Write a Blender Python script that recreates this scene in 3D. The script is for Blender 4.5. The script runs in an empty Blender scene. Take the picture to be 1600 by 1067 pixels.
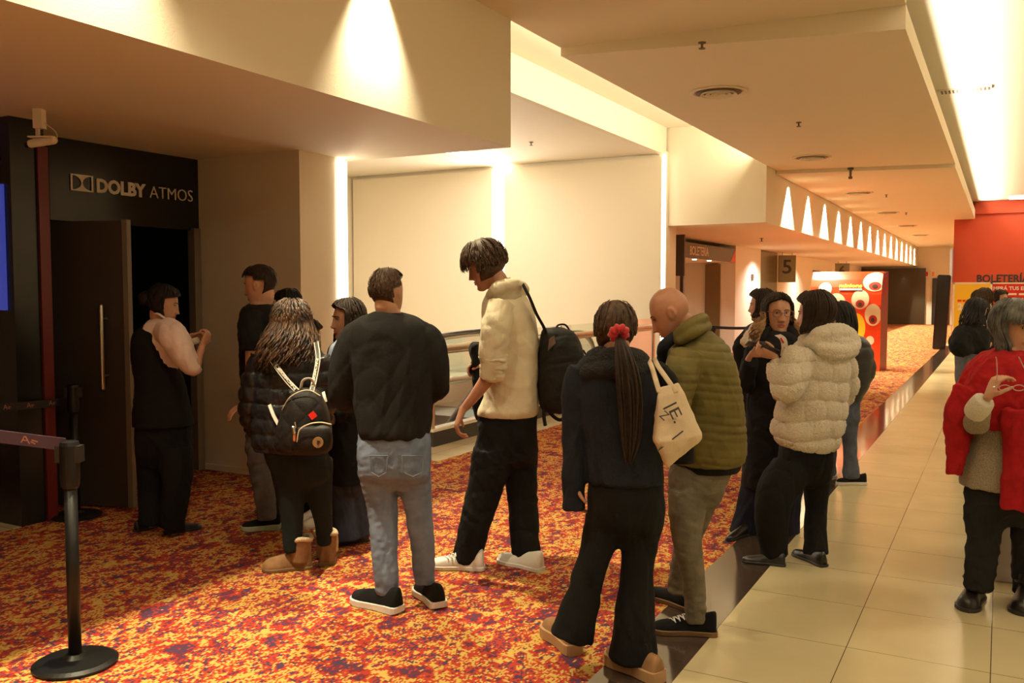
import bpy, bmesh, math, random
import numpy as np
from mathutils import Vector, Matrix
random.seed(7); np.random.seed(7)
SC = bpy.context.scene
COL = SC.collection
PI = math.pi

# ------------------------------------------------------------------ camera
FPX, CAMH, YAW = 1400.0, 1.58, math.radians(28.65)
PIT = math.atan(79.5/FPX)
cam_d = bpy.data.cameras.new('camera'); cam = bpy.data.objects.new('camera', cam_d); COL.objects.link(cam)
cam.location = (0, 0, CAMH); cam.rotation_euler = (PI/2-PIT, 0, YAW)
cam_d.sensor_width = 36; cam_d.lens = 36*FPX/1600; cam_d.clip_start = .05; cam_d.clip_end = 200
SC.camera = cam

# ------------------------------------------------------------------ view + world
SC.view_settings.view_transform = 'Standard'; SC.view_settings.look = 'None'
SC.view_settings.gamma = 1; SC.view_settings.use_curve_mapping = False
SC.view_settings.exposure = 0.22
w = bpy.data.worlds.new('world'); SC.world = w; w.use_nodes = True
w.node_tree.nodes['Background'].inputs[0].default_value = (1, .8, .55, 1)
w.node_tree.nodes['Background'].inputs[1].default_value = .05
SC.cycles.max_bounces = 6; SC.cycles.diffuse_bounces = 4; SC.cycles.glossy_bounces = 3
SC.cycles.transmission_bounces = 6; SC.cycles.transparent_max_bounces = 12
SC.cycles.sample_clamp_indirect = 4; SC.cycles.use_denoising = True
SC.cycles.caustics_reflective = False; SC.cycles.caustics_refractive = False

WARM = (1, .84, .53); SOFT = (1, .86, .60)
def area(name, loc, rot, sx, sy, power, color=WARM, spread=PI):
    l = bpy.data.lights.new(name, 'AREA'); l.shape = 'RECTANGLE'; l.size = sx; l.size_y = sy
    l.energy = power; l.color = color; l.spread = spread
    o = bpy.data.objects.new(name, l); COL.objects.link(o); o.location = loc; o.rotation_euler = rot; return o
def spot(name, loc, power, ang, blend=.6, color=WARM, rot=(0, 0, 0), r=.04):
    l = bpy.data.lights.new(name, 'SPOT'); l.energy = power; l.spot_size = math.radians(ang); l.spot_blend = blend
    l.color = color; l.shadow_soft_size = r
    o = bpy.data.objects.new(name, l); COL.objects.link(o); o.location = loc; o.rotation_euler = rot; return o

# cove behind the right edge of the hung ceiling: shines up and right on the high ceiling
area('cove_light', (-.50, 14, 3.86), (0, math.radians(-128), 0), .08, 28, 360, (1, .86, .60))
# cove on top of the left edge of the hung ceiling, lights the escalator well's side
area('cove_light', (-3.62, 10.8, 3.90), (0, math.radians(120), 0), .10, 8.6, 115, (1, .85, .58))
# downlights of the high ceiling over the tiled floor
for yy in (-1.5, 2.2, 6.0, 10.0, 14.5, 19.5, 24.5):
    area('ceiling_downlight_glow', (1.9, yy, 4.03), (0, 0, 0), .7, .7, 33, SOFT)
# out-of-view spots added at the hung ceiling to brighten the near carpet
for xx, yy in ((-2.3, -.6), (-1.6, 1.3), (-2.5, 2.6)):
    spot('ceiling_fill_spot', (xx, yy, 3.66), 90, 120, .9, WARM, r=.06)
# wall washers along the soffit
for yy in (.56, 2.56, 4.56):
    spot('wall_washer_glow', (-3.395, yy, 3.68), 640, 70, .9, (1, .86, .55), rot=(0, math.radians(-2), 0), r=.03)
for k in range(15):
    spot('wall_washer_glow', (-3.415, 16.99+k*1.93, 3.58), 900, 80, .35, (1, .90, .62), rot=(0, math.radians(-3), 0), r=.03)
# escalator well
area('well_ceiling_glow', (-8.3, 10.6, 3.86), (0, 0, 0), .25, 6.5, 150, (1, .89, .76))
area('strip_glow', (-8.53, 14.85, 2.0), (math.radians(-90), 0, 0), .22, 3.6, 75, (1, .89, .76))
area('strip_glow', (-5.40, 6.60, 1.4), (math.radians(90), 0, math.radians(180)), .12, 2.4, 16, (1, .82, .56))
# lobby downlights under the far soffit
for xx, yy in ((-5.0, 19.5), (-5.2, 24.5), (-5.0, 30), (-5.0, 38)):
    spot('lobby_spot_glow', (xx, yy, 2.68), 330, 140, .9, (1, .93, .76), r=.05)
spot('lobby_spot_glow', (-7.3, 21.2, 2.25), 30, 140, .9, (1, .86, .66), r=.05)
for yy in (20, 27, 34, 42):
    spot('ceiling_fill_spot', (-2.1, yy, 3.56), 150, 140, .9, (1, .84, .56), r=.08)

# ------------------------------------------------------------------ pixel/ray helpers (photo frame 1600x1067)
Fv = np.array([-math.sin(YAW), math.cos(YAW), 0.]); Rv = np.array([math.cos(YAW), math.sin(YAW), 0.]); Uv = np.array([0, 0, 1.])
fwv = Fv*math.cos(PIT)-Uv*math.sin(PIT); upv = Fv*math.sin(PIT)+Uv*math.cos(PIT)
C0 = np.array([0, 0, CAMH])
def ray(x, y): return fwv+Rv*(x-800)/FPX+upv*(533.5-y)/FPX
def V(x, y, D):
    d = ray(x, y); return C0+d*(D/(d@Fv))
def onz(x, y, z=0.):
    d = ray(x, y); return C0+d*((z-CAMH)/d[2])
def fdepth(p): return float((np.array(p)-C0)@Fv)

# ------------------------------------------------------------------ materials
MATS = {}
def mat(name, col, rough=.8, metal=0, var=0, vscale=20, bump=0, bscale=60, emit=None, estr=0, sheen=0, alpha=None, trans=0, spec=None, coat=0):
    if name in MATS: return MATS[name]
    m = bpy.data.materials.new(name); m.use_nodes = True; nt = m.node_tree; b = nt.nodes['Principled BSDF']
    b.inputs['Base Color'].default_value = (*col, 1); b.inputs['Roughness'].default_value = rough; b.inputs['Metallic'].default_value = metal
    if sheen: b.inputs['Sheen Weight'].default_value = sheen
    if trans: b.inputs['Transmission Weight'].default_value = trans
    if spec is not None: b.inputs['Specular IOR Level'].default_value = spec
    if coat: b.inputs['Coat Weight'].default_value = coat
    if emit: b.inputs['Emission Color'].default_value = (*emit, 1); b.inputs['Emission Strength'].default_value = estr
    if alpha is not None: b.inputs['Alpha'].default_value = alpha
    tc = nt.nodes.new('ShaderNodeTexCoord')
    if var:
        n = nt.nodes.new('ShaderNodeTexNoise'); n.inputs['Scale'].default_value = vscale; n.inputs['Detail'].default_value = 4
        nt.links.new(tc.outputs['Object'], n.inputs['Vector'])
        r = nt.nodes.new('ShaderNodeValToRGB')
        r.color_ramp.elements[0].position = .3; r.color_ramp.elements[1].position = .7
        r.color_ramp.elements[0].color = (*[max(0, c*(1-var)) for c in col], 1)
        r.color_ramp.elements[1].color = (*[min(1, c*(1+var)) for c in col], 1)
        nt.links.new(n.outputs['Fac'], r.inputs['Fac']); nt.links.new(r.outputs['Color'], b.inputs['Base Color'])
    if bump:
        n = nt.nodes.new('ShaderNodeTexNoise'); n.inputs['Scale'].default_value = bscale; n.inputs['Detail'].default_value = 5
        nt.links.new(tc.outputs['Object'], n.inputs['Vector'])
        bp = nt.nodes.new('ShaderNodeBump'); bp.inputs['Strength'].default_value = bump; bp.inputs['Distance'].default_value = .01
        nt.links.new(n.outputs['Fac'], bp.inputs['Height']); nt.links.new(bp.outputs['Normal'], b.inputs['Normal'])
    MATS[name] = m; return m

def ramp_const(nt, stops):
    r = nt.nodes.new('ShaderNodeValToRGB'); cr = r.color_ramp; cr.interpolation = 'CONSTANT'
    while len(cr.elements) > 1: cr.elements.remove(cr.elements[-1])
    cr.elements[0].position = stops[0][0]; cr.elements[0].color = (*stops[0][1], 1)
    for p, c in stops[1:]:
        e = cr.elements.new(p); e.color = (*c, 1)
    return r
def carpet_mat():
    m = bpy.data.materials.new('patterned_carpet'); m.use_nodes = True; nt = m.node_tree; b = nt.nodes['Principled BSDF']
    b.inputs['Roughness'].default_value = .95; b.inputs['Specular IOR Level'].default_value = .1
    tc = nt.nodes.new('ShaderNodeTexCoord')
    mp = nt.nodes.new('ShaderNodeMapping'); mp.inputs['Rotation'].default_value = (0, 0, .15); mp.inputs['Scale'].default_value = (1.35, .95, 1)
    nt.links.new(tc.outputs['Object'], mp.inputs['Vector'])
    # broken, pixel-like edges: snap the coordinates to a fine grid, jitter them first
    sn = nt.nodes.new('ShaderNodeVectorMath'); sn.operation = 'SNAP'; sn.inputs[1].default_value = (.011, .011, .011)
    nt.links.new(mp.outputs[0], sn.inputs[0])
    def noise(scale, det, rough, off):
        a = nt.nodes.new('ShaderNodeVectorMath'); a.operation = 'ADD'; a.inputs[1].default_value = (off, off*1.7, off)
        nt.links.new(sn.outputs[0], a.inputs[0])
        n = nt.nodes.new('ShaderNodeTexNoise'); n.inputs['Scale'].default_value = scale; n.inputs['Detail'].default_value = det
        n.inputs['Roughness'].default_value = rough; nt.links.new(a.outputs[0], n.inputs['Vector']); return n
    YE, OR, RE, PU, DR = (.50, .34, .085), (.46, .13, .03), (.36, .04, .025), (.075, .036, .07), (.17, .022, .03)
    n1 = noise(5.6, 6, .70, 0); n2 = noise(6.6, 6, .72, 13.1)
    r1 = ramp_const(nt, [(0, YE), (.335, RE), (.365, PU), (.425, DR), (.45, RE), (.500, OR), (.510, YE), (.570, RE), (.600, PU), (.63, YE), (.67, RE)])
    nt.links.new(n1.outputs['Fac'], r1.inputs['Fac'])
    r2 = ramp_const(nt, [(0, YE), (.37, RE), (.42, PU), (.455, RE), (.495, OR), (.505, YE), (.55, RE), (.60, PU)])
    nt.links.new(n2.outputs['Fac'], r2.inputs['Fac'])
    n3 = noise(3.6, 5, .7, 31.7); s3 = ramp_const(nt, [(0, (0, 0, 0)), (.5, (1, 1, 1))]); nt.links.new(n3.outputs['Fac'], s3.inputs['Fac'])
    mx = nt.nodes.new('ShaderNodeMix'); mx.data_type = 'RGBA'
    nt.links.new(s3.outputs['Color'], mx.inputs[0]); nt.links.new(r1.outputs['Color'], mx.inputs[6]); nt.links.new(r2.outputs['Color'], mx.inputs[7])
    nt.links.new(mx.outputs[2], b.inputs['Base Color'])
    nf = nt.nodes.new('ShaderNodeTexNoise'); nf.inputs['Scale'].default_value = 400; nt.links.new(tc.outputs['Object'], nf.inputs['Vector'])
    bp = nt.nodes.new('ShaderNodeBump'); bp.inputs['Strength'].default_value = .5; bp.inputs['Distance'].default_value = .004
    nt.links.new(nf.outputs['Fac'], bp.inputs['Height']); nt.links.new(bp.outputs['Normal'], b.inputs['Normal'])
    return m
def tile_mat(name, col, joint, rough, px, py, ox, oy, jw=.004, var=.05):
    m = bpy.data.materials.new(name); m.use_nodes = True; nt = m.node_tree; b = nt.nodes['Principled BSDF']
    b.inputs['Roughness'].default_value = rough
    tc = nt.nodes.new('ShaderNodeTexCoord'); sp = nt.nodes.new('ShaderNodeSeparateXYZ'); nt.links.new(tc.outputs['Object'], sp.inputs[0])
    def line(sock, p, o):
        a = nt.nodes.new('ShaderNodeMath'); a.operation = 'SUBTRACT'; a.inputs[1].default_value = o; nt.links.new(sock, a.inputs[0])
        d = nt.nodes.new('ShaderNodeMath'); d.operation = 'PINGPONG'; d.inputs[1].default_value = p/2; nt.links.new(a.outputs[0], d.inputs[0])
        l = nt.nodes.new('ShaderNodeMath'); l.operation = 'LESS_THAN'; l.inputs[1].default_value = jw/2; nt.links.new(d.outputs[0], l.inputs[0]); return l
    lx, ly = line(sp.outputs[0], px, ox), line(sp.outputs[1], py, oy)
    mxx = nt.nodes.new('ShaderNodeMath'); mxx.operation = 'MAXIMUM'; nt.links.new(lx.outputs[0], mxx.inputs[0]); nt.links.new(ly.outputs[0], mxx.inputs[1])
    n = nt.nodes.new('ShaderNodeTexNoise'); n.inputs['Scale'].default_value = 3; n.inputs['Detail'].default_value = 6; nt.links.new(tc.outputs['Object'], n.inputs['Vector'])
    r = nt.nodes.new('ShaderNodeValToRGB'); r.color_ramp.elements[0].position = .3; r.color_ramp.elements[1].position = .7
    r.color_ramp.elements[0].color = (*[c*(1-var) for c in col], 1); r.color_ramp.elements[1].color = (*[min(1, c*(1+var)) for c in col], 1)
    nt.links.new(n.outputs['Fac'], r.inputs['Fac'])
    mx = nt.nodes.new('ShaderNodeMix'); mx.data_type = 'RGBA'; mx.inputs[7].default_value = (*joint, 1)
    nt.links.new(mxx.outputs[0], mx.inputs[0]); nt.links.new(r.outputs['Color'], mx.inputs[6]); nt.links.new(mx.outputs[2], b.inputs['Base Color'])
    return m

M_carpet = carpet_mat()
M_tile = tile_mat('cream_floor_tile', (.60, .52, .31), (.10, .07, .04), .22, .565, .575, -1.13, 4.13)
M_border = tile_mat('dark_granite_tile', (.055, .036, .026), (.012, .008, .006), .10, 3, .575, -1.43, 4.2, .005)
M_stone = tile_mat('pale_stone_tile', (.60, .50, .34), (.2, .15, .1), .25, .6, .6, 0, 0)
M_wall = mat('cream_paint', (.83, .75, .60), .75, bump=.05, bscale=80)
M_ceil = mat('ceiling_paint', (.80, .70, .52), .85)
M_soff = mat('soffit_paint', (.70, .56, .42), .85)
M_white = mat('white_paint', (.86, .80, .70), .7)
M_black = mat('black_lacquer', (.010, .012, .013), .22)
M_blackm = mat('black_panel', (.014, .016, .017), .45)
M_leaf = mat('dark_door_leaf', (.060, .050, .042), .4)
M_leafedge = mat('door_edge', (.20, .17, .13), .4)
M_steel = mat('brushed_steel', (.62, .56, .46), .32, 1)
M_chrome = mat('chrome', (.8, .78, .74), .12, 1)
M_bmetal = mat('black_metal', (.008, .008, .008), .38, spec=.35, bump=.05, bscale=200)
M_rubber = mat('black_rubber', (.02, .02, .02), .5)
M_red = mat('red_paint', (.50, .055, .012), .6)
M_redline = mat('red_trim', (.11, .004, .004), .45)
M_yellow = mat('yellow_print', (.85, .55, .02), .5)
M_glass = mat('clear_glass', (.90, .97, .93), .02, trans=1)
M_sign = mat('sign_bronze', (.065, .05, .04), .35)
M_olive = mat('olive_sign', (.22, .20, .10), .4)
M_letter = mat('pale_lettering', (.85, .78, .66), .6)
M_dletter = mat('dark_lettering', (.02, .018, .016), .5)
M_strip = mat('lit_strip', (1, .9, .7), .5, emit=(1, .86, .64), estr=6)
M_lamp = mat('lamp_lens', (1, .9, .7), .5, emit=(1, .86, .6), estr=9)
M_blue = mat('blue_backlit_print', (.05, .06, .4), .4, emit=(.07, .10, .60), estr=.35)

# ------------------------------------------------------------------ mesh helpers
def finish(bm, name, m, parent=None, loc=(0, 0, 0), smooth=False, world=True):
    """one mesh object; vertices are given in world space and re-based on loc (or on the parent's place)"""
    me = bpy.data.meshes.new(name)
    bmesh.ops.recalc_face_normals(bm, faces=bm.faces[:])
    bm.to_mesh(me); bm.free()
    return link_me(me, name, m, parent, loc, smooth)
def link_me(me, name, m, parent=None, loc=(0, 0, 0), smooth=False):
    base = world_loc(parent) if parent is not None else Vector(loc)
    me.transform(Matrix.Translation(-base))
    if isinstance(m, (list, tuple)):
        for q in m: me.materials.append(q)
    else:
        me.materials.clear(); me.materials.append(m)
    if smooth:
        for p in me.polygons: p.use_smooth = True
    o = bpy.data.objects.new(name, me); COL.objects.link(o)
    if parent is not None: o.parent = parent
    else: o.location = loc
    return o
def world_loc(o):
    v = Vector((0, 0, 0))
    while o is not None: v += o.location; o = o.parent
    return v
def thing(name, label, cat, loc, group=None):
    o = bpy.data.objects.new(name, None); o.empty_display_size = .1; COL.objects.link(o); o.location = [float(v) for v in loc]
    return tag(o, label, cat, group)
def tag(o, label=None, cat=None, group=None, kind=None):
    if label: o['label'] = label
    if cat: o['category'] = cat
    if group: o['group'] = group
    if kind: o['kind'] = kind
    return o
def bbox(bm, x0, x1, y0, y1, z0, z1):
    vs = [bm.verts.new((x, y, z)) for x in (x0, x1) for y in (y0, y1) for z in (z0, z1)]
    for f in ((0, 1, 3, 2), (4, 6, 7, 5), (0, 4, 5, 1), (2, 3, 7, 6), (0, 2, 6, 4), (1, 5, 7, 3)): bm.faces.new([vs[i] for i in f])
def box(name, x0, x1, y0, y1, z0, z1, m, parent=None, bevel=0):
    bm = bmesh.new(); bbox(bm, x0, x1, y0, y1, z0, z1)
    if bevel: bmesh.ops.bevel(bm, geom=bm.edges[:]+bm.verts[:], offset=bevel, segments=2, affect='EDGES')
    return finish(bm, name, m, parent, ((x0+x1)/2, (y0+y1)/2, z0) if parent is None else (0, 0, 0))
def struct(name, x0, x1, y0, y1, z0, z1, m, label):
    return tag(box(name, x0, x1, y0, y1, z0, z1, m), label, None, None, 'structure')
def obox(bm, c, ax, ay, az, sx, sy, sz):
    """oriented box centred on c"""
    c, ax, ay, az = map(np.array, (c, ax, ay, az)); vs = []
    for i in (-1, 1):
        for j in (-1, 1):
            for k in (-1, 1): vs.append(bm.verts.new(c+ax*i*sx/2+ay*j*sy/2+az*k*sz/2))
    for f in ((0, 1, 3, 2), (4, 6, 7, 5), (0, 4, 5, 1), (2, 3, 7, 6), (0, 2, 6, 4), (1, 5, 7, 3)): bm.faces.new([vs[i] for i in f])
def prism(bm, pts, th):
    """closed polygon (world points) extruded by vector th"""
    th = np.array(th); a = [bm.verts.new(p) for p in pts]; b = [bm.verts.new(np.array(p)+th) for p in pts]
    bm.faces.new(a); bm.faces.new(b[::-1]); n = len(pts)
    for i in range(n): bm.faces.new((a[i], a[(i+1) % n], b[(i+1) % n], b[i]))
def loft(bm, rings, cap=True):
    vr = [[bm.verts.new(p) for p in r] for r in rings]; n = len(vr[0])
    for a, b in zip(vr, vr[1:]):
        for i in range(n): bm.faces.new((a[i], a[(i+1) % n], b[(i+1) % n], b[i]))
    if cap: bm.faces.new(vr[0][::-1]); bm.faces.new(vr[-1])
def lathe(bm, c, prof, n=32):
    c = np.array(c); loft(bm, [[c+np.array((r*math.cos(2*PI*i/n), r*math.sin(2*PI*i/n), z)) for i in range(n)] for r, z in prof])
def cr(pts, sub=6):
    """Catmull-Rom through rows of numbers"""
    P = np.array(pts, float)
    if len(P) < 3 or sub < 2:
        t = np.linspace(0, 1, max(2, sub*(len(P)-1)+1))*(len(P)-1); i = np.minimum(t.astype(int), len(P)-2); u = (t-i)[:, None]
        return P[i]*(1-u)+P[i+1]*u
    Q = np.vstack([2*P[0]-P[1], P, 2*P[-1]-P[-2]]); out = []
    for i in range(len(P)-1):
        p0, p1, p2, p3 = Q[i:i+4]
        for k in range(sub):
            t = k/sub; out.append(.5*((2*p1)+(-p0+p2)*t+(2*p0-5*p1+4*p2-p3)*t*t+(-p0+3*p1-3*p2+p3)*t**3))
    out.append(P[-1]); return np.array(out)
def tube_rings(P, R, n=12, flat=1.0, up=None, roundcap=True):
    """rings along P (k,3) with radii R (k,)"""
    P = np.array(P, float); R = np.array(R, float); k = len(P)
    T = np.gradient(P, axis=0); T /= np.maximum(np.linalg.norm(T, axis=1, keepdims=True), 1e-9)
    a = np.array(up if up is not None else (0, 0, 1.), float)
    if abs(T[0]@a) > .95 and up is None: a = Fv.copy()
    u = a-T[0]*(a@T[0]); u /= np.linalg.norm(u); rings = []
    ang = np.arange(n)*2*PI/n; cs, sn = np.cos(ang)[:, None], np.sin(ang)[:, None]
    for i in range(k):
        u = u-T[i]*(u@T[i]); u /= max(np.linalg.norm(u), 1e-9); v = np.cross(T[i], u)
        rings.append(P[i]+(cs*v+sn*u*flat)*R[i])
    if roundcap:
        r0, r1 = rings[0], rings[-1]
        pre = [P[0]-T[0]*R[0]*s*flat+(r0-P[0])*c for s, c in ((.95, .3), (.75, .66), (.4, .92))]
        post = [P[-1]+T[-1]*R[-1]*s*flat+(r1-P[-1])*c for s, c in ((.4, .92), (.75, .66), (.95, .3))]
        rings = pre+rings+post
    return rings
def tube(bm, P, R, n=12, **k): loft(bm, tube_rings(P, R if np.ndim(R) else [R]*len(P), n, **k))
def sphere(bm, c, rx, ry=None, rz=None, ax=None, n=16, m=10):
    ry = ry or rx; rz = rz or rx; A = np.eye(3) if ax is None else np.array(ax); c = np.array(c); rings = []
    for j in range(m+1):
        t = -PI/2+PI*j/m; t = max(-PI/2+.06, min(PI/2-.06, t))
        rings.append([c+A.T@np.array((rx*math.cos(t)*math.cos(2*PI*i/n), ry*math.cos(t)*math.sin(2*PI*i/n), rz*math.sin(t))) for i in range(n)])
    loft(bm, rings)
def fuse(bm, voxel, smooth=2, fac=.5):
    """closed overlapping shells -> one continuous surface"""
    bmesh.ops.recalc_face_normals(bm, faces=bm.faces[:])
    me = bpy.data.meshes.new('t'); bm.to_mesh(me); bm.free(); o = bpy.data.objects.new('t', me); COL.objects.link(o)
    r = o.modifiers.new('r', 'REMESH'); r.mode = 'VOXEL'; r.voxel_size = voxel
    if smooth: s = o.modifiers.new('s', 'SMOOTH'); s.iterations = smooth; s.factor = fac
    dg = bpy.context.evaluated_depsgraph_get(); out = bpy.data.meshes.new_from_object(o.evaluated_get(dg))
    bpy.data.objects.remove(o); bpy.data.meshes.remove(me); return out
def displace(me, fn):
    n = len(me.vertices); co = np.empty(n*3); me.vertices.foreach_get('co', co); co = co.reshape(-1, 3)
    no = np.empty(n*3); me.vertices.foreach_get('normal', no); no = no.reshape(-1, 3)
    d = fn(co, no); co = co+(no*d[:, None] if d.ndim == 1 else d); me.vertices.foreach_set('co', co.ravel()); me.update()
def folds(amp=.006, fz=1.0, seed=0, scale=1.0):
    rs = np.random.RandomState(seed); K = rs.normal(0, 1, (7, 3))*np.array([34, 34, 40*fz])*scale; ph = rs.rand(7)*6.28; K2 = rs.normal(0, 10, (3, 3))*scale
    def f(co, no):
        wv = sum(np.sin(co@K2[i]+i)*.9 for i in range(3))
        s = sum(((1-np.abs(np.sin(co@K[i]*.5+ph[i]+wv*(.5+.15*i))))**1.6)*(1 if i % 2 else -1) for i in range(7))
        return amp*1.05*(s/2.0)
    return f
def text(name, body, size, m, parent, loc, ax, ay, ext=.004, bold=0, sx=1.0, align='LEFT', label=None, shear=0):
    c = bpy.data.curves.new('t', 'FONT'); c.body = body; c.size = size; c.extrude = ext; c.offset = bold; c.align_x = align; c.resolution_u = 3; c.shear = shear
    o = bpy.data.objects.new('t', c); COL.objects.link(o); dg = bpy.context.evaluated_depsgraph_get()
    me = bpy.data.meshes.new_from_object(o.evaluated_get(dg)); bpy.data.objects.remove(o); bpy.data.curves.remove(c)
    ax = Vector(ax).normalized(); ay = Vector(ay).normalized(); az = ax.cross(ay)
    Mx = Matrix((ax*sx, ay, az)).transposed().to_4x4(); Mx.translation = Vector(loc); me.transform(Mx)
    return link_me(me, name, m, parent, loc=(0, 0, 0))
def onX(x, y, X):
    d = ray(x, y); return C0+d*(X/d[0])
def onY(x, y, Y):
    d = ray(x, y); return C0+d*(Y/d[1])
def fit_text(name, body, p0, p1, h, m, parent, up=(0, 0, 1), ext=.004, bold=0, shear=0):
    """lettering whose baseline runs from p0 to p1, capitals h high"""
    p0 = np.array(p0, float); p1 = np.array(p1, float); L = np.linalg.norm(p1-p0)
    o = text(name, body, h/.73, m, parent, p0, p1-p0, up, ext, bold, 1.0, shear=shear)
    co = np.array([v.co[:] for v in o.data.vertices])+np.array(world_loc(o)); ax = (p1-p0)/L; t = (co-p0)@ax; k = L/max(t.max()-t.min(), 1e-6); t0 = t.min()
    new = co+np.outer((t-t0)*k-t, ax)-np.array(world_loc(o))
    o.data.vertices.foreach_set('co', new.ravel()); o.data.update(); return o

def print_line(name, p0, p1, h, m, parent, cuts=(.0, .28, .34, .55, .61, 1.0), up=(0, 0, 1)):
    p0, p1 = np.array(p0, float), np.array(p1, float); L = np.linalg.norm(p1-p0); a = (p1-p0)/L; u = np.array(up, float); u = u-a*(u@a); u /= np.linalg.norm(u); n_ = np.cross(a, u)
    bm = bmesh.new()
    for c0, c1 in zip(cuts[::2], cuts[1::2]): obox(bm, p0+a*L*(c0+c1)/2+u*h/2, a, u, n_, L*(c1-c0), h, .003)
    return finish(bm, name, m, parent)
# ================================================================== the shell
def poly_struct(name, polys, z0, z1, m, label):
    bm = bmesh.new()
    for pts in polys: prism(bm, [(x, y, z0) for x, y in pts], (0, 0, z1-z0))
    return tag(finish(bm, name, m), label, kind='structure')
R4 = lambda a, b, c, d: [(a, c), (b, c), (b, d), (a, d)]
poly_struct('floor', [R4(-9, -1.43, -4, 3.2), [(-9, 3.2), (-5.45, 3.2), (-1.43, 3.2), (-1.43, 6.9), (-9, 6.9)], R4(-4.55, -1.43, 6.9, 46.2), R4(-9, -4.55, 15.2, 46.2)], -.12, 0, M_carpet, 'red, yellow and purple patterned carpet')
poly_struct('floor', [R4(-1.43, -1.13, -4, 28.5)], -.12, .001, M_border, 'dark polished granite strip between carpet and tiles')
poly_struct('floor', [R4(-1.13, 6, -4, 28.5)], -.12, 0, M_tile, 'glossy cream floor tiles')
poly_struct('floor', [R4(-1.43, -1.13, 28.5, 46.2), R4(-9, -5.72, 3.15, 3.62)], -.118, .002, M_tile, 'cream tile by the black pillar')
poly_struct('floor', [R4(-12.2, -4.55, 6.9, 7.75), R4(-5.25, -4.55, 7.75, 15.2), R4(-12.2, -7.25, 7.75, 15.2), R4(-7.25, -5.25, 12.3, 15.2)], -.12, 0, M_stone, 'pale stone floor around the escalator')
bm = bmesh.new(); bbox(bm, -7.3, -7.25, 7.7, 12.3, -2.6, -.12); bbox(bm, -5.25, -5.2, 7.7, 12.3, -2.6, -.12); bbox(bm, -7.25, -5.25, 7.7, 7.75, -2.6, -.12); bbox(bm, -7.25, -5.25, 12.3, 12.35, -2.6, -.12); bbox(bm, -7.25, -5.25, 7.7, 12.3, -2.65, -2.6)
tag(finish(bm, 'wall_pit', M_wall), 'walls of the escalator opening', kind='structure')
# hung ceiling in three levels that step down along the corridor
def slab(pts, z0s, z1, label):
    bm = bmesh.new(); a = [bm.verts.new((x, y, z)) for (x, y), z in zip(pts, z0s)]; b = [bm.verts.new((x, y, z1)) for x, y in pts]
    bm.faces.new(a); bm.faces.new(b[::-1])
    for i in range(len(pts)): j = (i+1) % len(pts); bm.faces.new((a[i], a[j], b[j], b[i]))
    tag(finish(bm, 'ceiling', M_ceil), label, kind='structure')
slab([(-3.48, -4), (-.73, -4), (-.73, 7.84), (-3.48, 7.27)], [3.70, 3.84, 3.84, 3.72], 3.98, 'raised near level of the hung corridor ceiling')
slab([(-3.48, 7.27), (-.73, 7.84), (-.73, 16.45), (-3.48, 15.9)], [3.65]*4, 3.84, 'middle level of the hung corridor ceiling')
slab([(-3.48, 15.9), (-.73, 16.45), (-.73, 28.5), (-1.25, 28.5), (-1.25, 46.2), (-3.48, 46.2)], [3.59]*6, 3.84, 'far level of the hung corridor ceiling')
struct('ceiling', -3.48, 6.1, -4, 28.7, 4.07, 4.2, M_white, 'high bright ceiling over the tiles')
struct('ceiling', -12.3, -5.24, 6.33, 15.2, 3.97, 4.1, M_white, 'ceiling over the escalator well')
struct('ceiling', -5.24, -3.40, 6.33, 15.3, 4.42, 4.5, M_wall, 'cove ceiling above the escalator well edge')
struct('trim_1', -5.32, -5.225, 6.33, 15.2, 3.95, 4.45, M_wall, 'upstand band around the cove')
struct('wall_slab_edge', -3.52, -3.40, 6.34, 15.3, 4.07, 4.45, M_wall, 'upper side of the cove')
# soffits
struct('ceiling', -9, -3.47, -4, 6.33, 2.72, 4.3, M_wall, 'deep plaster soffit over the auditorium entrance')
struct('ceiling', -12.2, -3.5, 15.25, 46.2, 2.72, 4.5, M_wall, 'long plaster soffit over the far lobby')
struct('wall_back', -9.2, 6.1, -4.2, -4, 0, 4.2, M_wall, 'wall behind the photographer')
struct('wall_right', 6, 6.2, -4, 28.7, 0, 4.2, M_wall, 'wall on the far right')
struct('wall_left', -9.2, -9, -4, 3.62, 0, 2.72, M_wall, 'left wall')
struct('wall_entrance', -12.3, -5.04, 5.62, 6.21, 0, 2.72, M_wall, 'cream wall block beside the auditorium entrance')
struct('wall_entrance', -12.3, -9.0, 6.0, 6.33, 2.72, 4.2, M_wall, 'upper part of the wall block')
struct('wall_well_left', -12.3, -12.1, 6.33, 15.2, 0, 4.1, M_wall, 'left side wall of the escalator well')
struct('wall_well_back', -12.3, -5.2, 15.14, 15.7, 0, 4.0, M_wall, 'back wall of the escalator well')
struct('wall_panel', -12.04, -8.67, 15.06, 15.14, 0, 3.9, M_wall, 'left wall panel of the escalator well')
struct('wall_panel', -8.39, -5.26, 15.06, 15.14, 0, 3.9, M_wall, 'right wall panel of the escalator well')
struct('wall_end', -6, 0, 46, 46.2, 0, 3.9, M_wall, 'cream end wall of the corridor')
struct('wall_far_right', -1.25, -1.05, 28.6, 46, 0, 3.7, M_wall, 'right wall of the far corridor')
struct('wall_red', -1.25, 6, 28.5, 28.62, 0, 4.07, M_red, 'tall red wall over the ticket counter')
struct('trim_2', -.73, 6, 28.38, 28.5, 3.72, 4.06, M_red, 'projecting red band at the top of the red wall')
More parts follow.
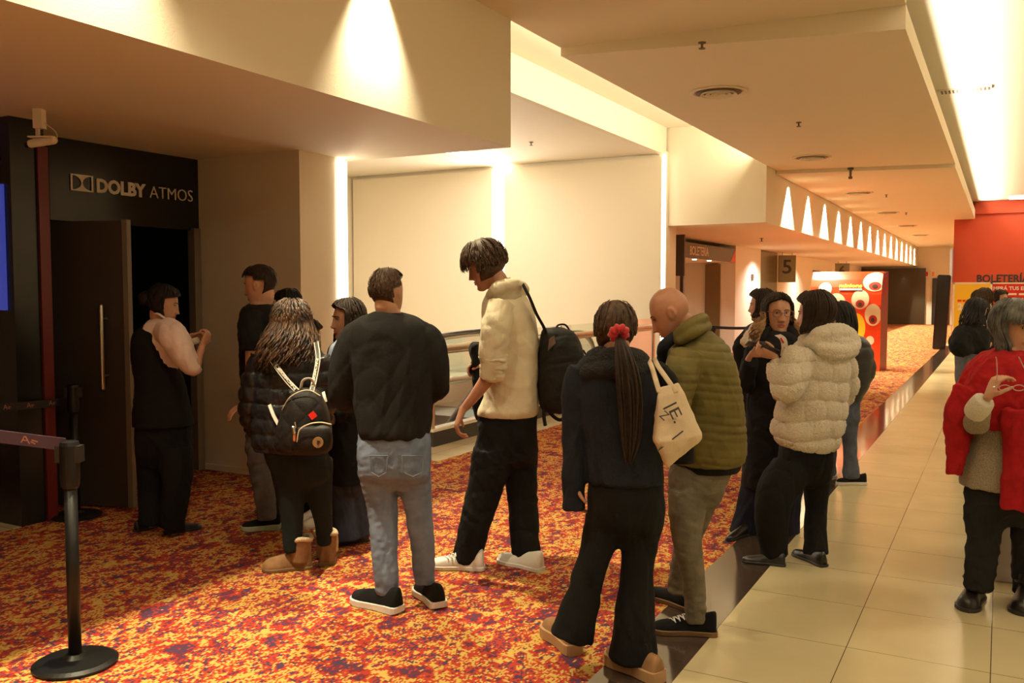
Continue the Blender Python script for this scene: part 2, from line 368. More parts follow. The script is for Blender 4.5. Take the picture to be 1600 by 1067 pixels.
# lobby walls under the far soffit
struct('wall_lobby', -6.4, -5.95, 22.7, 25.4, 0, 2.72, M_white, 'bright white lobby wall')
struct('wall_lobby', -8.1, -6.4, 22.75, 22.9, 0, 2.72, M_wall, 'lobby recess wall')
struct('wall_lobby', -8.2, -8.1, 15.7, 22.9, 0, 2.72, M_white, 'side wall of the lobby recess')
struct('wall_lobby', -6.3, -5.95, 25.4, 27.5, 0, 2.72, mat('olive_panel', (.12, .11, .055), .25), 'dark olive glazed lobby panel')
struct('wall_lobby', -6.3, -5.95, 27.5, 46, 0, 2.72, M_wall, 'cream lobby wall with dark doors')
struct('ceiling', -8.1, -6.02, 15.8, 22.7, 2.29, 2.40, M_white, 'lowered ceiling of the lobby recess')
struct('door_1', -6.72, -6.33, 22.66, 22.72, 0, 2.25, mat('brown_door', (.20, .13, .05), .5), 'brown lobby door')
struct('door_2', -5.94, -5.90, 33.2, 34.6, 0, 2.3, M_blackm, 'dark lobby door')
struct('door_3', -2.86, -2.12, 45.92, 46.0, 0, 2.15, M_blackm, 'black door in the corridor end wall')
box('door_sign', -2.45, -2.16, 45.86, 45.91, 1.15, 1.52, mat('orange_notice', (.75, .16, .03), .5), bpy.data.objects['door_3'])
box('push_bar', -2.82, -2.16, 45.87, 45.91, .92, .97, M_redline, bpy.data.objects['door_3'])
struct('wall_dark', -5.9, -3.14, 45.7, 45.98, 0, 2.62, mat('dark_brown_wall', (.045, .032, .016), .4), 'dark brown partition at the corridor end')
spot('partition_spot_glow', (-4.05, 45.45, 2.66), 25, 50, .8, WARM, rot=(math.radians(8), 0, 0))
# lit strips of the escalator well
def strip(name, x0, x1, y0, y1, z0, z1, label, group=None):
    return tag(box(name, x0, x1, y0, y1, z0, z1, M_strip), label, 'light strip', group)
strip('light_strip', -8.66, -8.40, 15.10, 15.138, .0, 3.94, 'tall glowing strip between the two panels behind the escalator')
strip('light_strip', -8.42, -8.22, 9.0, 15.05, 3.93, 3.965, 'glowing strip running along the well ceiling')
strip('light_strip', -5.255, -5.205, 15.09, 15.138, .0, 3.94, 'thin glowing strip at the right end of the well back wall')
strip('light_strip', -5.039, -5.02, 6.085, 6.20, .0, 2.70, 'glowing strip at the edge of the entrance wall block')
struct('baseboard_left', -6.19, -5.04, 5.60, 5.62, 0, .05, M_wall, 'low skirting of the wall block')

# ================================================================== auditorium entrance (black)
struct('wall_pillar', -9, -5.72, 3.62, 3.86, 0, 2.72, M_black, 'black lacquered pillar at the left')
struct('wall_reveal', -9, -6.26, 3.86, 4.22, 0, 2.72, M_blackm, 'dark reveal beside the entrance door')
struct('wall_interior', -9, -8.9, 4.22, 5.62, 0, 2.72, M_blackm, 'black wall inside the auditorium passage')
struct('wall_interior', -8.9, -6.22, 5.58, 5.62, 0, 2.72, M_blackm, 'black side wall inside the auditorium passage')
struct('trim_3', -5.76, -5.70, 3.80, 3.875, 0, 2.55, M_redline, 'dark red vertical trim on the black pillar')
struct('door_frame', -6.24, -6.16, 5.53, 5.60, 0, 2.12, M_leafedge, 'right jamb of the entrance door')
hd = thing('sign_board', 'black header board with the pale cinema sound logo above the open door', 'sign', (-6.2, 4.95, 2.1))
box('board', -6.27, -6.20, 4.22, 5.62, 2.105, 2.72, M_black, hd)
XS = -6.196
p = lambda x, y: onX(x, y, XS)
fit_text('lettering', 'DOLBY', p(151, 299.5), p(228, 308), .105, M_letter, hd, bold=.006)
fit_text('lettering', 'ATMOS', p(234, 309), p(301, 315.5), .105, M_letter, hd, bold=-.002)
# double-D emblem: a pale square with two facing D-shaped openings
y0, y1 = p(110, 290)[1], p(145, 290)[1]; z0, z1 = p(110, 297)[2], p(110, 271)[2]
bm = bmesh.new(); wq, hq = y1-y0, z1-z0; N = 40; fr = .07
def dd(u):  # half-height of the opening at 0..1 across
    e = .5-fr
    if u < fr or u > 1-fr: return 0
    d = (u-fr)/(.5-fr-.03) if u < .5 else (1-fr-u)/(.5-fr-.03)
    return e*math.sqrt(max(0, 1-d*d)) if d < 1 else 0
us = [i/N for i in range(N+1)]
for a, b in zip(us, us[1:]):
    m_ = dd((a+b)/2)*hq; ya, yb = y0+a*wq, y0+b*wq; zc = (z0+z1)/2
    if m_ < 1e-4: bbox(bm, XS, XS+.006, ya, yb, z0, z1)
    else: bbox(bm, XS, XS+.006, ya, yb, z0, zc-m_); bbox(bm, XS, XS+.006, ya, yb, zc+m_, z1)
finish(bm, 'emblem', M_letter, hd)
# open door leaf with its bar handle
dl = thing('entrance_door', 'dark entrance door leaf standing open with a long steel handle', 'door', (-6.2, 4.1, 0))
a, b = np.array((-6.22, 4.10, 0)), np.array((-5.51, 4.33, 0)); d = (b-a)/np.linalg.norm(b-a); nn = np.array((d[1], -d[0], 0)); Ld = np.linalg.norm(b-a)
bm = bmesh.new(); obox(bm, (a+b)/2+Uv*1.045+d*-.01, d, nn, Uv, Ld-.03, .045, 2.07); finish(bm, 'leaf', M_leaf, dl)
bm = bmesh.new(); obox(bm, b+Uv*1.045-d*.0, d, nn, Uv, .04, .05, 2.08); finish(bm, 'edge_strip', M_leafedge, dl)
bm = bmesh.new(); hc = a+d*(Ld*.79)+nn*.085; tube(bm, [hc+Uv*.88, hc+Uv*1.47], .016, 12)
for z in (.97, 1.38): tube(bm, [hc+Uv*z, hc+Uv*z-nn*.07], .009, 8)
finish(bm, 'handle', M_steel, dl, smooth=True)
po = thing('wall_poster', 'blue backlit poster on the black pillar at the left edge', 'poster', (-6.4, 3.6, 1.45))
box('print', -7.1, -5.79, 3.60, 3.618, 1.45, 2.28, M_blue, po)
fit_text('lettering', 'DOLBY', (-6.27, 3.606, 2.36), (-5.82, 3.606, 2.36), .10, M_letter, po, bold=.006)
# security camera under the soffit
cc = thing('security_camera', 'small white security camera under the soffit by the black pillar', 'camera', (-5.45, 3.9, 2.72))
q = V(62, 200, 5.72)
bm = bmesh.new(); obox(bm, (q[0], q[1], 2.66), Rv, Fv, Uv, .055, .06, .12); obox(bm, (q[0]-.02, q[1], 2.58), Rv, Fv, Uv, .02, .02, .12); finish(bm, 'bracket', M_white, cc)
bm = bmesh.new(); c = V(66, 222, 5.72); tube(bm, [c-Rv*.07+Uv*-.01, c+Rv*.07+Uv*.012], .026, 14); obox(bm, c+Uv*.03, Rv, Fv, Uv, .15, .07, .008); finish(bm, 'housing', M_white, cc)
bm = bmesh.new(); tube(bm, [c-Rv*.10+Uv*-.014, c-Rv*.07+Uv*-.01], .020, 12); finish(bm, 'lens', M_black, cc)
bm = bmesh.new(); tube(bm, cr([V(66, 190, 5.72), V(86, 205, 5.72), V(88, 218, 5.74), V(76, 224, 5.72)], 6), .003, 6); finish(bm, 'cable', M_white, cc)

# ================================================================== ceiling fittings
def vent(x, y, z, r, label):
    t = thing('ceiling_vent', label, 'vent', (x, y, z), 'round ceiling vents')
    bm = bmesh.new(); lathe(bm, (x, y, z), [(r*.78, .01), (r*.80, -.006), (r*.9, -.018), (r, -.010), (r, .0)], 40); finish(bm, 'frame', M_ceil, t, smooth=True)
    bm = bmesh.new(); lathe(bm, (x, y, z), [(r*.80, -.012), (r*.80, -.016)], 32); finish(bm, 'recess_disc', mat('vent_dark', (.12, .08, .045), .6), t)  # flat dark disc, its colour stands in for the shade inside the recess
    bm = bmesh.new()
    for k in range(3): rr = r*(.62-.19*k); lathe(bm, (x, y, z), [(rr-.018, -.014), (rr, -.040), (rr+.012, -.040), (rr-.006, -.014)], 36)
    finish(bm, 'fin', M_ceil, t, smooth=True)
vl = ['largest and nearest round vent in the corridor ceiling', 'second nearest round vent in the corridor ceiling', 'third nearest round vent in the corridor ceiling', 'fourth nearest round vent in the corridor ceiling', 'fifth nearest round vent in the corridor ceiling', 'farthest round vent in the corridor ceiling']
for i, yy in enumerate((9.34, 14.55, 19.7, 25.0, 30.3, 35.6)): vent(-2.65, yy, 3.65 if i < 2 else 3.59, .29, vl[i])
def sprinkler(c, label, s=1.0):
    c = np.array(c, float); bm = bmesh.new()
    lathe(bm, c, [(.035*s, 0), (.035*s, -.008), (.012*s, -.012), (.010*s, -.05*s), (.03*s, -.052*s), (.03*s, -.058*s)], 14)
    tag(finish(bm, 'sprinkler', mat('dull_metal', (.16, .12, .07), .5, .5), loc=tuple(c)), label, 'sprinkler', 'ceiling sprinklers')
for (x, y, z, l) in ((1097, 66, 3.65, 'ceiling sprinkler nearest the camera, before the largest vent'), (1248, 191, 3.65, 'ceiling sprinkler between the two nearest vents'), (1385, 304, 3.59, 'ceiling sprinkler beside the third vent'), (1416, 332, 3.59, 'small ceiling sprinkler farthest down the corridor'), (830, 222, 3.97, 'sprinkler on the escalator well ceiling'), (1190, 372, 2.72, 'sprinkler under the far soffit beside the lobby sign')):
    sprinkler(onz(x, y, z), l, 1.3 if z < 2.8 else .95)
sd = thing('smoke_detector', 'dark hanging sensor on the corridor ceiling behind the second vent', 'smoke detector', onz(1329, 262, 3.65))
q = onz(1329, 262, 3.65); bm = bmesh.new(); lathe(bm, q, [(.05, 0), (.05, -.03), (.02, -.04), (.018, -.15), (.035, -.15), (.03, -.19)], 16); finish(bm, 'housing', mat('dull_metal', (.1, .1, .1)), sd)
q = onz(752, 6, 3.74); bm = bmesh.new(); lathe(bm, (-3.22, 5.72, 3.752), [(.10, 0), (.10, -.012), (.075, -.016), (.07, .0)], 24)
tag(finish(bm, 'recessed_downlight', mat('dark_trim', (.10, .075, .05), .5), loc=(-3.22, 5.72, 3.752)), 'dark ringed recessed downlight at the corner of the soffit', 'lamp')
lv = thing('linear_vent', 'long slotted vent in the bright high ceiling', 'vent', (-.5, 12.5, 4.07))
box('frame', -.78, -.18, 12.44, 12.66, 4.05, 4.069, M_white, lv)
bm = bmesh.new()
for k in range(13): xx = -.74+k*.043; bbox(bm, xx, xx+.022, 12.46, 12.64, 4.045, 4.052)
finish(bm, 'slot', mat('vent_dark', (.12, .08, .045)), lv)
pl = thing('ceiling_lamp', 'rectangular lamp panel in the high ceiling before the red wall', 'lamp', (.35, 27.4, 4.07))
box('lens', .1, 1.1, 27.0, 27.9, 4.04, 4.066, M_lamp, pl); box('frame', .05, 1.15, 26.95, 27.95, 4.055, 4.069, M_white, pl)
def dl_(p, label, r=.045, h=.012):
    p = np.array(p, float); bm = bmesh.new(); lathe(bm, p, [(r, -.002), (r, -h), (r*.5, -h-.006)], 20)
    tag(finish(bm, 'downlight', M_lamp, loc=tuple(p)), label, 'lamp', 'lobby downlights')
for (x, y, z, l) in ((1085, 405, 2.29, 'left small downlight under the recess behind the hanging ticket sign'), (1108, 407, 2.29, 'right small downlight under the recess behind the hanging ticket sign'), (1166, 390, 2.72, 'downlight in front of the bright white lobby wall'), (1212, 397, 2.72, 'downlight just left of the number 5 sign'), (1258, 405, 2.72, 'downlight just right of the number 5 sign')):
    dl_(onz(x, y, z), l, .05)

# ================================================================== lobby signs
bs = thing('hanging_sign', 'long dark BOLETERÍA sign with a red triangle at its right end', 'sign', (-5.97, 20.6, 2.3))
box('board', -6.0, -5.95, 18.5, 22.68, 2.29, 2.62, M_sign, bs)
fit_text('lettering', 'BOLETERÍA', onX(1078, 398, -5.945), onX(1107, 400, -5.945), .20, mat('pale_grey_letter', (.75, .66, .56)), bs, bold=.004)
bm = bmesh.new(); prism(bm, [(-5.948, 22.2, 2.29), (-5.948, 22.68, 2.29), (-5.948, 22.68, 2.62)], (.006, 0, 0)); finish(bm, 'red_triangle', mat('coral_print', (.75, .13, .06), .5), bs)
tag(box('jamb_panel', -6.0, -5.93, 18.40, 18.5, 0, 2.62, M_sign), 'dark narrow upright under the left end of the ticket sign', 'post')
tag(box('wall_sign', -5.47, -5.30, 16.5, 16.56, 1.86, 2.64, M_sign), 'dark rectangular sign end beside the well wall corner', 'sign')
def numsign(name, x0, x1, yt, yb, D, ch, px0, px1, pyb, hpx, label):
    a, b = V(x0, yb, D), V(x1, yt, D); s = D/FPX
    t = thing(name, label, 'sign', ((a[0]+b[0])/2, (a[1]+b[1])/2, a[2]), 'hall number signs')
    z0 = a[2]; z1 = b[2]; X0, X1 = a[0]*1, b[0]; Yc = (a[1]+b[1])/2
    bm = bmesh.new(); obox(bm, ((a[0]+b[0])/2, (a[1]+b[1])/2, (z0+z1)/2), Rv, Fv, Uv, (x1-x0)*s, .06, z1-z0); finish(bm, 'board', M_olive, t)
    for f in (.2, .8): bm = bmesh.new(); c = a+(b-a)*f; tube(bm, [(c[0], c[1], z1-.02), (c[0], c[1], 2.73)], .008, 6); finish(bm, 'hanger', M_sign, t)
    fit_text('digit', ch, V(px0, pyb, D)-Fv*.034, V(px1, pyb, D)-Fv*.034, hpx*s, M_dletter, t, bold=.008)
numsign('number_sign', 1216.5, 1243, 399, 441, 27, '5', 1222, 1236, 427, 22, 'olive hanging sign with a dark number 5')
numsign('number_sign', 1305, 1327, 411.5, 436, 35, '6', 1310, 1320, 430, 15, 'smaller far hanging sign just above the red display')
tag(box('wall_notice', -5.93, -5.945, 24.3, 24.55, 1.85, 2.03, M_sign), 'tiny dark notice on the bright white lobby wall', 'notice')
for i, (x, l) in enumerate(((1448, 'left small red pictogram sign on the corridor end wall'), (1458, 'right small red pictogram sign on the corridor end wall'))):
    c = onY(x, 428, 45.96); t = thing('pictogram_sign', l, 'sign', c, 'pictogram signs')
    bm = bmesh.new(); obox(bm, c, (1, 0, 0), (0, 1, 0), Uv, .22, .02, .34); finish(bm, 'plate', M_white, t)
    bm = bmesh.new(); obox(bm, c-np.array((0, .012, 0)), (1, 0, 0), (0, 1, 0), Uv, .10, .01, .2); finish(bm, 'symbol', mat('red_print', (.6, .02, .01)) if i == 0 else mat('orange_notice', (.8, .2, .05)), t)

# red promotional display with blank rounded shapes
md = thing('promotional_display', 'tall glossy red promotional display with big pale eye shapes', 'display', (-2.75, 19.1, 0))
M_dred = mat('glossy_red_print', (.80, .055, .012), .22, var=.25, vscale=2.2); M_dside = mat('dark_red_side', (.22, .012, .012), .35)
x0, x1 = -3.42, -2.07
def prof(z):  # front face leans back towards the top
    u = max(0, (z-1.1)/.9); return 18.80+.42*u*u+.04*math.sin(z*3)
bm = bmesh.new(); zs = [0, .2, .5, .8, 1.1, 1.3, 1.5, 1.65, 1.8, 1.9, 1.96]
rings = [[(x0, prof(z), z), (x1, prof(z), z), (x1, prof(z)+.05, z), (x0, prof(z)+.05, z)] for z in zs]; loft(bm, rings); finish(bm, 'front_panel', M_dred, md)
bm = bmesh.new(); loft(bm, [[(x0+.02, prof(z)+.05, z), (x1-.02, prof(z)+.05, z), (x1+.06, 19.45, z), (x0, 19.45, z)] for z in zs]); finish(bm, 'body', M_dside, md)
def blob(name, px, py, wpx, hpx, m, off, a0=0, a1=2*PI):
    s = 17.7/FPX; c = onY(px, py, 18.8); zc = c[2]; X = c[0]; bm = bmesh.new(); n = 28
    pts = [(X+wpx*s/2*math.cos(a0+(a1-a0)*i/n), zc+hpx*s/2*math.sin(a0+(a1-a0)*i/n)) for i in range(n)]
    pts = [(min(max(x, x0+.01), x1-.005), min(z, 1.95)) for x, z in pts]
    cx, cz = sum(q[0] for q in pts)/n, sum(q[1] for q in pts)/n
    grid = [[bm.verts.new((cx+(x-cx)*f, prof(cz+(z-cz)*f)-off, cz+(z-cz)*f)) for x, z in pts] for f in (1, .66, .33)]; ce = bm.verts.new((cx, prof(cz)-off, cz)); sk = [bm.verts.new((x, prof(z)+.002, z)) for x, z in pts]
    for ra, rb in ((sk, grid[0]), (grid[0], grid[1]), (grid[1], grid[2])):
        for i in range(n): bm.faces.new((ra[i], ra[(i+1) % n], rb[(i+1) % n], rb[i]))
    for i in range(n): bm.faces.new((grid[2][i], grid[2][(i+1) % n], ce))
    finish(bm, name, m, md)
M_eye = mat('pale_print', (.80, .66, .46), .4); M_lid = mat('dark_red_print', (.40, .02, .012), .4); M_pup = mat('pupil_print', (.05, .03, .02), .3)
for (px, py, wd, ht) in ((1366, 440, 36, 30), (1344, 468, 26, 30), (1364, 492, 24, 34), (1306, 475, 30, 34), (1288, 452, 20, 22), (1284, 428, 16, 10), (1359, 532, 12, 14)):
    blob('eye_shape', px, py, wd, ht, M_eye, .006)
    if ht > 20: blob('eyelid_shape', px+(0 if px > 1300 else -2), py+ht*.22, wd*.5, ht*.42, M_lid, .012); blob('pupil_shape', px, py+ht*.24, wd*.22, ht*.2, M_pup, .018)
blob('yellow_shape', 1338, 512, 26, 46, M_yellow, .006); 
pa, pb = onY(1311, 449, 18.893), onY(1347, 449, 18.893)
fit_text('title', 'minions', pa, pb, .085, mat('title_yellow', (.95, .80, .05), .4), md, up=(0, .5, .87), bold=.005)
pa, pb = onY(1311, 453.5, 18.865), onY(1347, 453.5, 18.865)
print_line('subtitle', pa, pb, .045, mat('title_blue', (.2, .33, .42), .4), md, (0, 1), (0, .5, .87))

# ticket zone on the right
tag(box('display_totem', -1.62, -1.30, 26.6, 26.9, 0, 2.0, M_black, bevel=.02), 'tall black totem at the left end of the yellow poster', 'totem')
bpy.data.objects['display_totem'].rotation_euler = (0, math.radians(2.5), 0)
yp = thing('ticket_poster', 'yellow poster panel with a big white 2x', 'poster', (-.62, 24.4, 0))
box('print', -1.02, -.25, 24.36, 24.42, 0, 1.74, M_yellow, yp)
bm = bmesh.new(); bbox(bm, -1.06, -1.02, 24.35, 24.43, 0, 1.78); bbox(bm, -.25, -.21, 24.35, 24.43, 0, 1.78); bbox(bm, -1.06, -.21, 24.35, 24.43, 1.74, 1.78); finish(bm, 'frame', M_white, yp)
fit_text('lettering', '2x', onY(1496, 484, 24.355), onY(1512, 484, 24.355), .16, M_white, yp, bold=.01)
print_line('small_print', onY(1496, 471.5, 24.355), onY(1519, 471.5, 24.355), .05, mat('red_print', (.7, .03, .01)), yp)
rb = thing('ticket_banner', 'red banner about buying tickets above the counter', 'sign', (.4, 24.4, 1.4))
box('board', -.21, 1.4, 24.37, 24.43, 1.39, 1.74, mat('red_print', (.66, .035, .012)), rb)
bm = bmesh.new(); bbox(bm, -.21, 1.4, 24.36, 24.43, 1.74, 1.77); bbox(bm, -.21, 1.4, 24.36, 24.43, 1.36, 1.39); finish(bm, 'frame', M_white, rb)
fit_text('lettering', 'MPRÁ TUS ENTRADAS', onY(1552, 453, 24.362), onY(1640, 453, 24.362), .085, M_white, rb, bold=.004)
print_line('small_print', onY(1552, 461, 24.362), onY(1640, 461, 24.362), .045, M_white, rb, (0, .1, .13, .42, .46, .58, .62, 1))
box('counter_panel', -.21, 1.4, 24.40, 24.46, 0, 1.36, mat('red_print', (.6, .05, .02)), rb)
kk = thing('ticket_kiosk', 'white ticket kiosk with a bright screen below the red banner', 'kiosk', (.5, 24.2, 0))
box('body', .18, 1.0, 24.05, 24.35, 0, 1.40, M_white, kk, bevel=.02)
box('screen', .24, .94, 24.03, 24.05, 1.02, 1.33, mat('kiosk_screen', (.05, .05, .06), .2, emit=(.45, .5, .7), estr=.5), kk)
bl = tag(fit_text('wall_lettering', 'BOLETERÍA', onY(1526, 440.5, 28.49), onY(1609, 440.5, 28.49), .21, M_dletter, None, bold=.008), 'dark BOLETERÍA lettering on the red wall', 'lettering')
sc2 = box('side_screen', -1.31, -1.252, 27.9, 28.6, 1.8, 2.75, mat('pale_panel', (.5, .52, .6), .4)); tag(sc2, 'narrow pale panel at the left edge of the red wall', 'panel')
tag(box('grey_plinth', -.01, .95, 5.46, 6.0, 0, .78, mat('lilac_grey', (.42, .36, .36), .6), bevel=.01), 'low grey plinth behind the woman in the red shawl', 'plinth')

# ================================================================== belt stanchions
M_belt = mat('purple_belt', (.07, .035, .06), .7); M_bl = mat('belt_logo', (.42, .16, .10), .6); M_belt2 = mat('black_belt', (.015, .012, .012), .7)
def stanchion(base, z, label, r=.168, rp=.026):
    base = np.array(base); t = thing('belt_stanchion', label, 'stanchion', (base[0], base[1], 0), 'belt stanchions')
    bm = bmesh.new(); lathe(bm, (base[0], base[1], 0), [(r-.012, 0), (r, .006), (r, .014), (r-.02, .024), (.05, .034), (.034, .05)], 44); finish(bm, 'base', M_bmetal, t, smooth=False)
    bm = bmesh.new(); lathe(bm, (base[0], base[1], 0), [(rp, .03), (rp, z-.19)], 24); finish(bm, 'pole', M_bmetal, t, smooth=True)
    bm = bmesh.new(); lathe(bm, (base[0], base[1], 0), [(rp+.004, z-.20), (rp+.010, z-.19), (rp+.014, z-.16), (rp+.014, z-.02), (rp+.010, z-.004), (rp-.004, z)], 24); finish(bm, 'head', M_bmetal, t, smooth=False)
    bm = bmesh.new(); obox(bm, (base[0], base[1], z-.055), Rv, Fv, Uv, 2*rp+.05, .05, .07); finish(bm, 'belt_slot', M_rubber, t)
    return t
def belt(a, b, sag, h, m, label, logos=0, th=.003):
    a, b = np.array(a), np.array(b); P = [a+(b-a)*t-Uv*sag*4*t*(1-t) for t in np.linspace(0, 1, 18)]; d = (b-a)/np.linalg.norm(b-a); n_ = np.cross(d, Uv); n_ /= np.linalg.norm(n_)
    bm = bmesh.new(); loft(bm, [[p+Uv*h/2+n_*th, p+Uv*h/2-n_*th, p-Uv*h/2-n_*th, p-Uv*h/2+n_*th] for p in P])
    o = tag(finish(bm, 'queue_belt', m, loc=tuple(a)), label, 'belt', 'queue belts')
    for k in range(logos):
        t = .10+k*.155; c = a+(b-a)*t-Uv*sag*4*t*(1-t)
        for sgn in (1, -1):
            bm = bmesh.new(); q = c+n_*sgn*(th+.001)
            for (u0, v0, u1, v1) in ((-.018, -.014, -.002, .016), (.014, -.014, .0, .016), (-.010, -.002, .008, -.002), (-.04, -.010, -.022, -.004), (-.05, -.0, -.026, .003)):
                pa, pb = q+d*u0+Uv*v0, q+d*u1+Uv*v1; e = (pb-pa)/np.linalg.norm(pb-pa); f = np.cross(e, n_); obox(bm, (pa+pb)/2, e, f, n_, np.linalg.norm(pb-pa), .0045, .001)
            finish(bm, 'logo', M_bl, o)
    return o
g1 = onz(118, 1038); stanchion(g1, .955, 'black belt stanchion in the left foreground')
ha = V(103, 694.5, 3.70)
hb = V(-60, 668, 3.60); belt(ha, ha+(hb-ha)*4, .02, .052, M_belt, 'purple belt with small logos drawn out from the foreground stanchion', 6)
g2 = onz(120, 807); stanchion(g2, .93, 'black belt stanchion beside the open entrance door', .165)
belt(V(99, 627, 6.2), V(-160, 640, 4.9), .02, .05, M_belt2, 'dark belt in front of the black pillar', 4)
g3 = onz(1113, 592); stanchion(g3, .96, 'far belt stanchion whose top shows behind the olive jacket', .17)
g4 = onz(1179, 592); stanchion(g4, .99, 'far belt stanchion behind the woman with the fur collar', .17)
belt((g3[0], g3[1], .93), (g4[0], g4[1], .92), .015, .05, M_belt2, 'black belt between the two far stanchions')

# ================================================================== escalator and its glass guard
gd = thing('glass_guard', 'glass balustrade with steel rail on a dark plinth around the escalator', 'balustrade', (-5.05, 7.6, 0))
bm = bmesh.new(); bbox(bm, -5.16, -5.0, 7.5, 14.9, 0, .15); bbox(bm, -7.5, -5.16, 7.5, 7.66, 0, .15); finish(bm, 'plinth', M_blackm, gd)
bm = bmesh.new(); bbox(bm, -5.16, -5.0, 7.5, 14.9, .15, .17); bbox(bm, -7.5, -5.16, 7.5, 7.66, .15, .17); finish(bm, 'plinth_cap', M_wall, gd)
for y in (7.58, 9.0, 10.6, 12.4, 14.2): box('post', -5.10, -5.06, y-.035, y+.035, .15, .95, M_steel, gd)
for x in (-6.4, -7.4): box('post', x-.035, x+.035, 7.56, 7.60, .15, .95, M_steel, gd)
for a, b in ((7.64, 8.95), (9.05, 10.55), (10.65, 12.35), (12.45, 14.15)): box('glass_panel', -5.086, -5.074, a, b, .2, 1.12, M_glass, gd)
for a, b in ((-6.35, -5.14), (-7.35, -6.45)): box('glass_panel', a, b, 7.574, 7.586, .2, 1.22, M_glass, gd)
bm = bmesh.new(); tube(bm, [(-5.04, 7.45, .99), (-5.04, 14.9, .99)], .032, 14); tube(bm, [(-5.04, 7.45, .99), (-7.5, 7.5, .99)], .032, 14); obox(bm, (-5.08, 11.2, .94), (0, 1, 0), (1, 0, 0), Uv, 7.4, .05, .03); finish(bm, 'top_rail', M_steel, gd, smooth=True)
es = thing('escalator', 'escalator going down behind the glass guard', 'escalator', (-6.2, 11.5, 0))
M_step = mat('escalator_step', (.25, .23, .2), .4, .8, bump=.3, bscale=120)
for xx in (-5.5, -6.95):
    path = [(xx, 8.0, -.30), (xx, 8.9, .28), (xx, 9.5, .62), (xx, 10.1, .86), (xx, 10.8, .95), (xx, 12.1, .96), (xx, 12.5, .86), (xx, 12.68, .62), (xx, 12.6, .40), (xx, 12.3, .28)]
    bm = bmesh.new(); tube(bm, cr(path, 5), .035, 10); finish(bm, 'handrail', M_rubber, es, smooth=True)
    inner = [(xx, 8.0, -.9), (xx, 9.4, 0.0), (xx, 10.2, .28), (xx, 12.3, .28)]
    bm = bmesh.new(); tube(bm, cr([(a, b, c-.05) for a, b, c in path[:-1]], 5), .022, 8); tube(bm, cr(inner, 5), .04, 8); finish(bm, 'rail_trim', M_steel, es, smooth=True)
    bm = bmesh.new(); pts = [(p_[1], p_[2]-.05) for p_ in path[:-1]]+[(12.3, .25), (10.2, .25), (9.4, -.03), (8.0, -.93)]
    prism(bm, [(xx-.006, a, b) for a, b in pts], (.012, 0, 0)); finish(bm, 'side_glass', M_glass, es)
    bm = bmesh.new(); prism(bm, [(xx-.12, a, b) for a, b in ((12.3, .25), (10.2, .25), (9.4, -.03), (8.0, -.93), (8.0, -1.5), (9.4, -.6), (12.3, -.1))], (.24, 0, 0)); finish(bm, 'skirt', M_steel, es)
for k in range(12):
    y = 10.2-k*.36; z = 0-max(0, k-1)*.20
    if y < 7.9: break
    box('step', -6.83, -5.62, y-.36, y, z-.3, z, M_step, es)
box('landing_plate', -6.83, -5.62, 10.2, 12.6, -.04, .012, M_steel, es)
# ================================================================== people
def fabric(name, col, rough=.9, sheen=.0, var=.12, vs=25, bump=.25, bs=250): return mat(name, col, rough, spec=.22, sheen=sheen, var=var, vscale=vs, bump=bump, bscale=bs)
SKIN = mat('skin', (.52, .27, .165), .55, var=.08, vscale=18); SKIN_T = mat('tanned_skin', (.44, .20, .115), .5, var=.08, vscale=18)
LIPS = mat('lips', (.42, .12, .09), .45); EYEW = mat('eye_white', (.62, .55, .48), .3); EYED = mat('iris', (.03, .018, .01), .2)
H_blk = mat('black_hair', (.006, .005, .005), .6, spec=.3, var=.3, vscale=60); H_dbr = mat('dark_brown_hair', (.022, .012, .007), .65, spec=.25, var=.4, vscale=60)
H_brn = mat('brown_hair', (.055, .028, .013), .6, spec=.3, var=.5, vscale=60); H_lbr = mat('light_brown_hair', (.30, .17, .065), .55, var=.5, vscale=40)
H_gry = mat('grey_streaked_hair', (.085, .082, .068), .5, var=.9, vscale=16); H_mix = mat('brown_hair_with_copper_ends', (.065, .030, .013), .5, var=.85, vscale=22)
HP = np.array([  # z, half width, front, back   (fractions of the head height)
 (.50, .02, -.03, -.08), (.492, .065, .03, -.135), (.475, .115, .085, -.195), (.44, .175, .155, -.265), (.39, .225, .215, -.325), (.30, .278, .272, -.385), (.18, .314, .318, -.422), (.05, .322, .335, -.425),
 (-.03, .315, .330, -.40), (-.12, .302, .328, -.345), (-.20, .285, .328, -.27), (-.28, .258, .325, -.18), (-.36, .222, .32, -.09), (-.43, .170, .315, .0), (-.48, .105, .29, .09), (-.505, .03, .235, .17)])
def hp(z):
    zz = HP[::-1, 0]; return [np.interp(z, zz, HP[::-1, k]) for k in (1, 2, 3)]
def head_pt(z, a, extra=0):
    w_, f_, b_ = hp(z); s, c = math.sin(a), math.cos(a); mid = (f_+b_)/2; half = (f_-b_)/2
    e = .92; x = w_*math.copysign(abs(s)**e, s); y = mid+half*math.copysign(abs(c)**e, c)
    n = np.array((x/.104, (y+.05)/.145, max(0, z)/.25)) + np.array((s, c, 0))*.15; n /= np.linalg.norm(n)
    return np.array((x, y, z))+n*extra
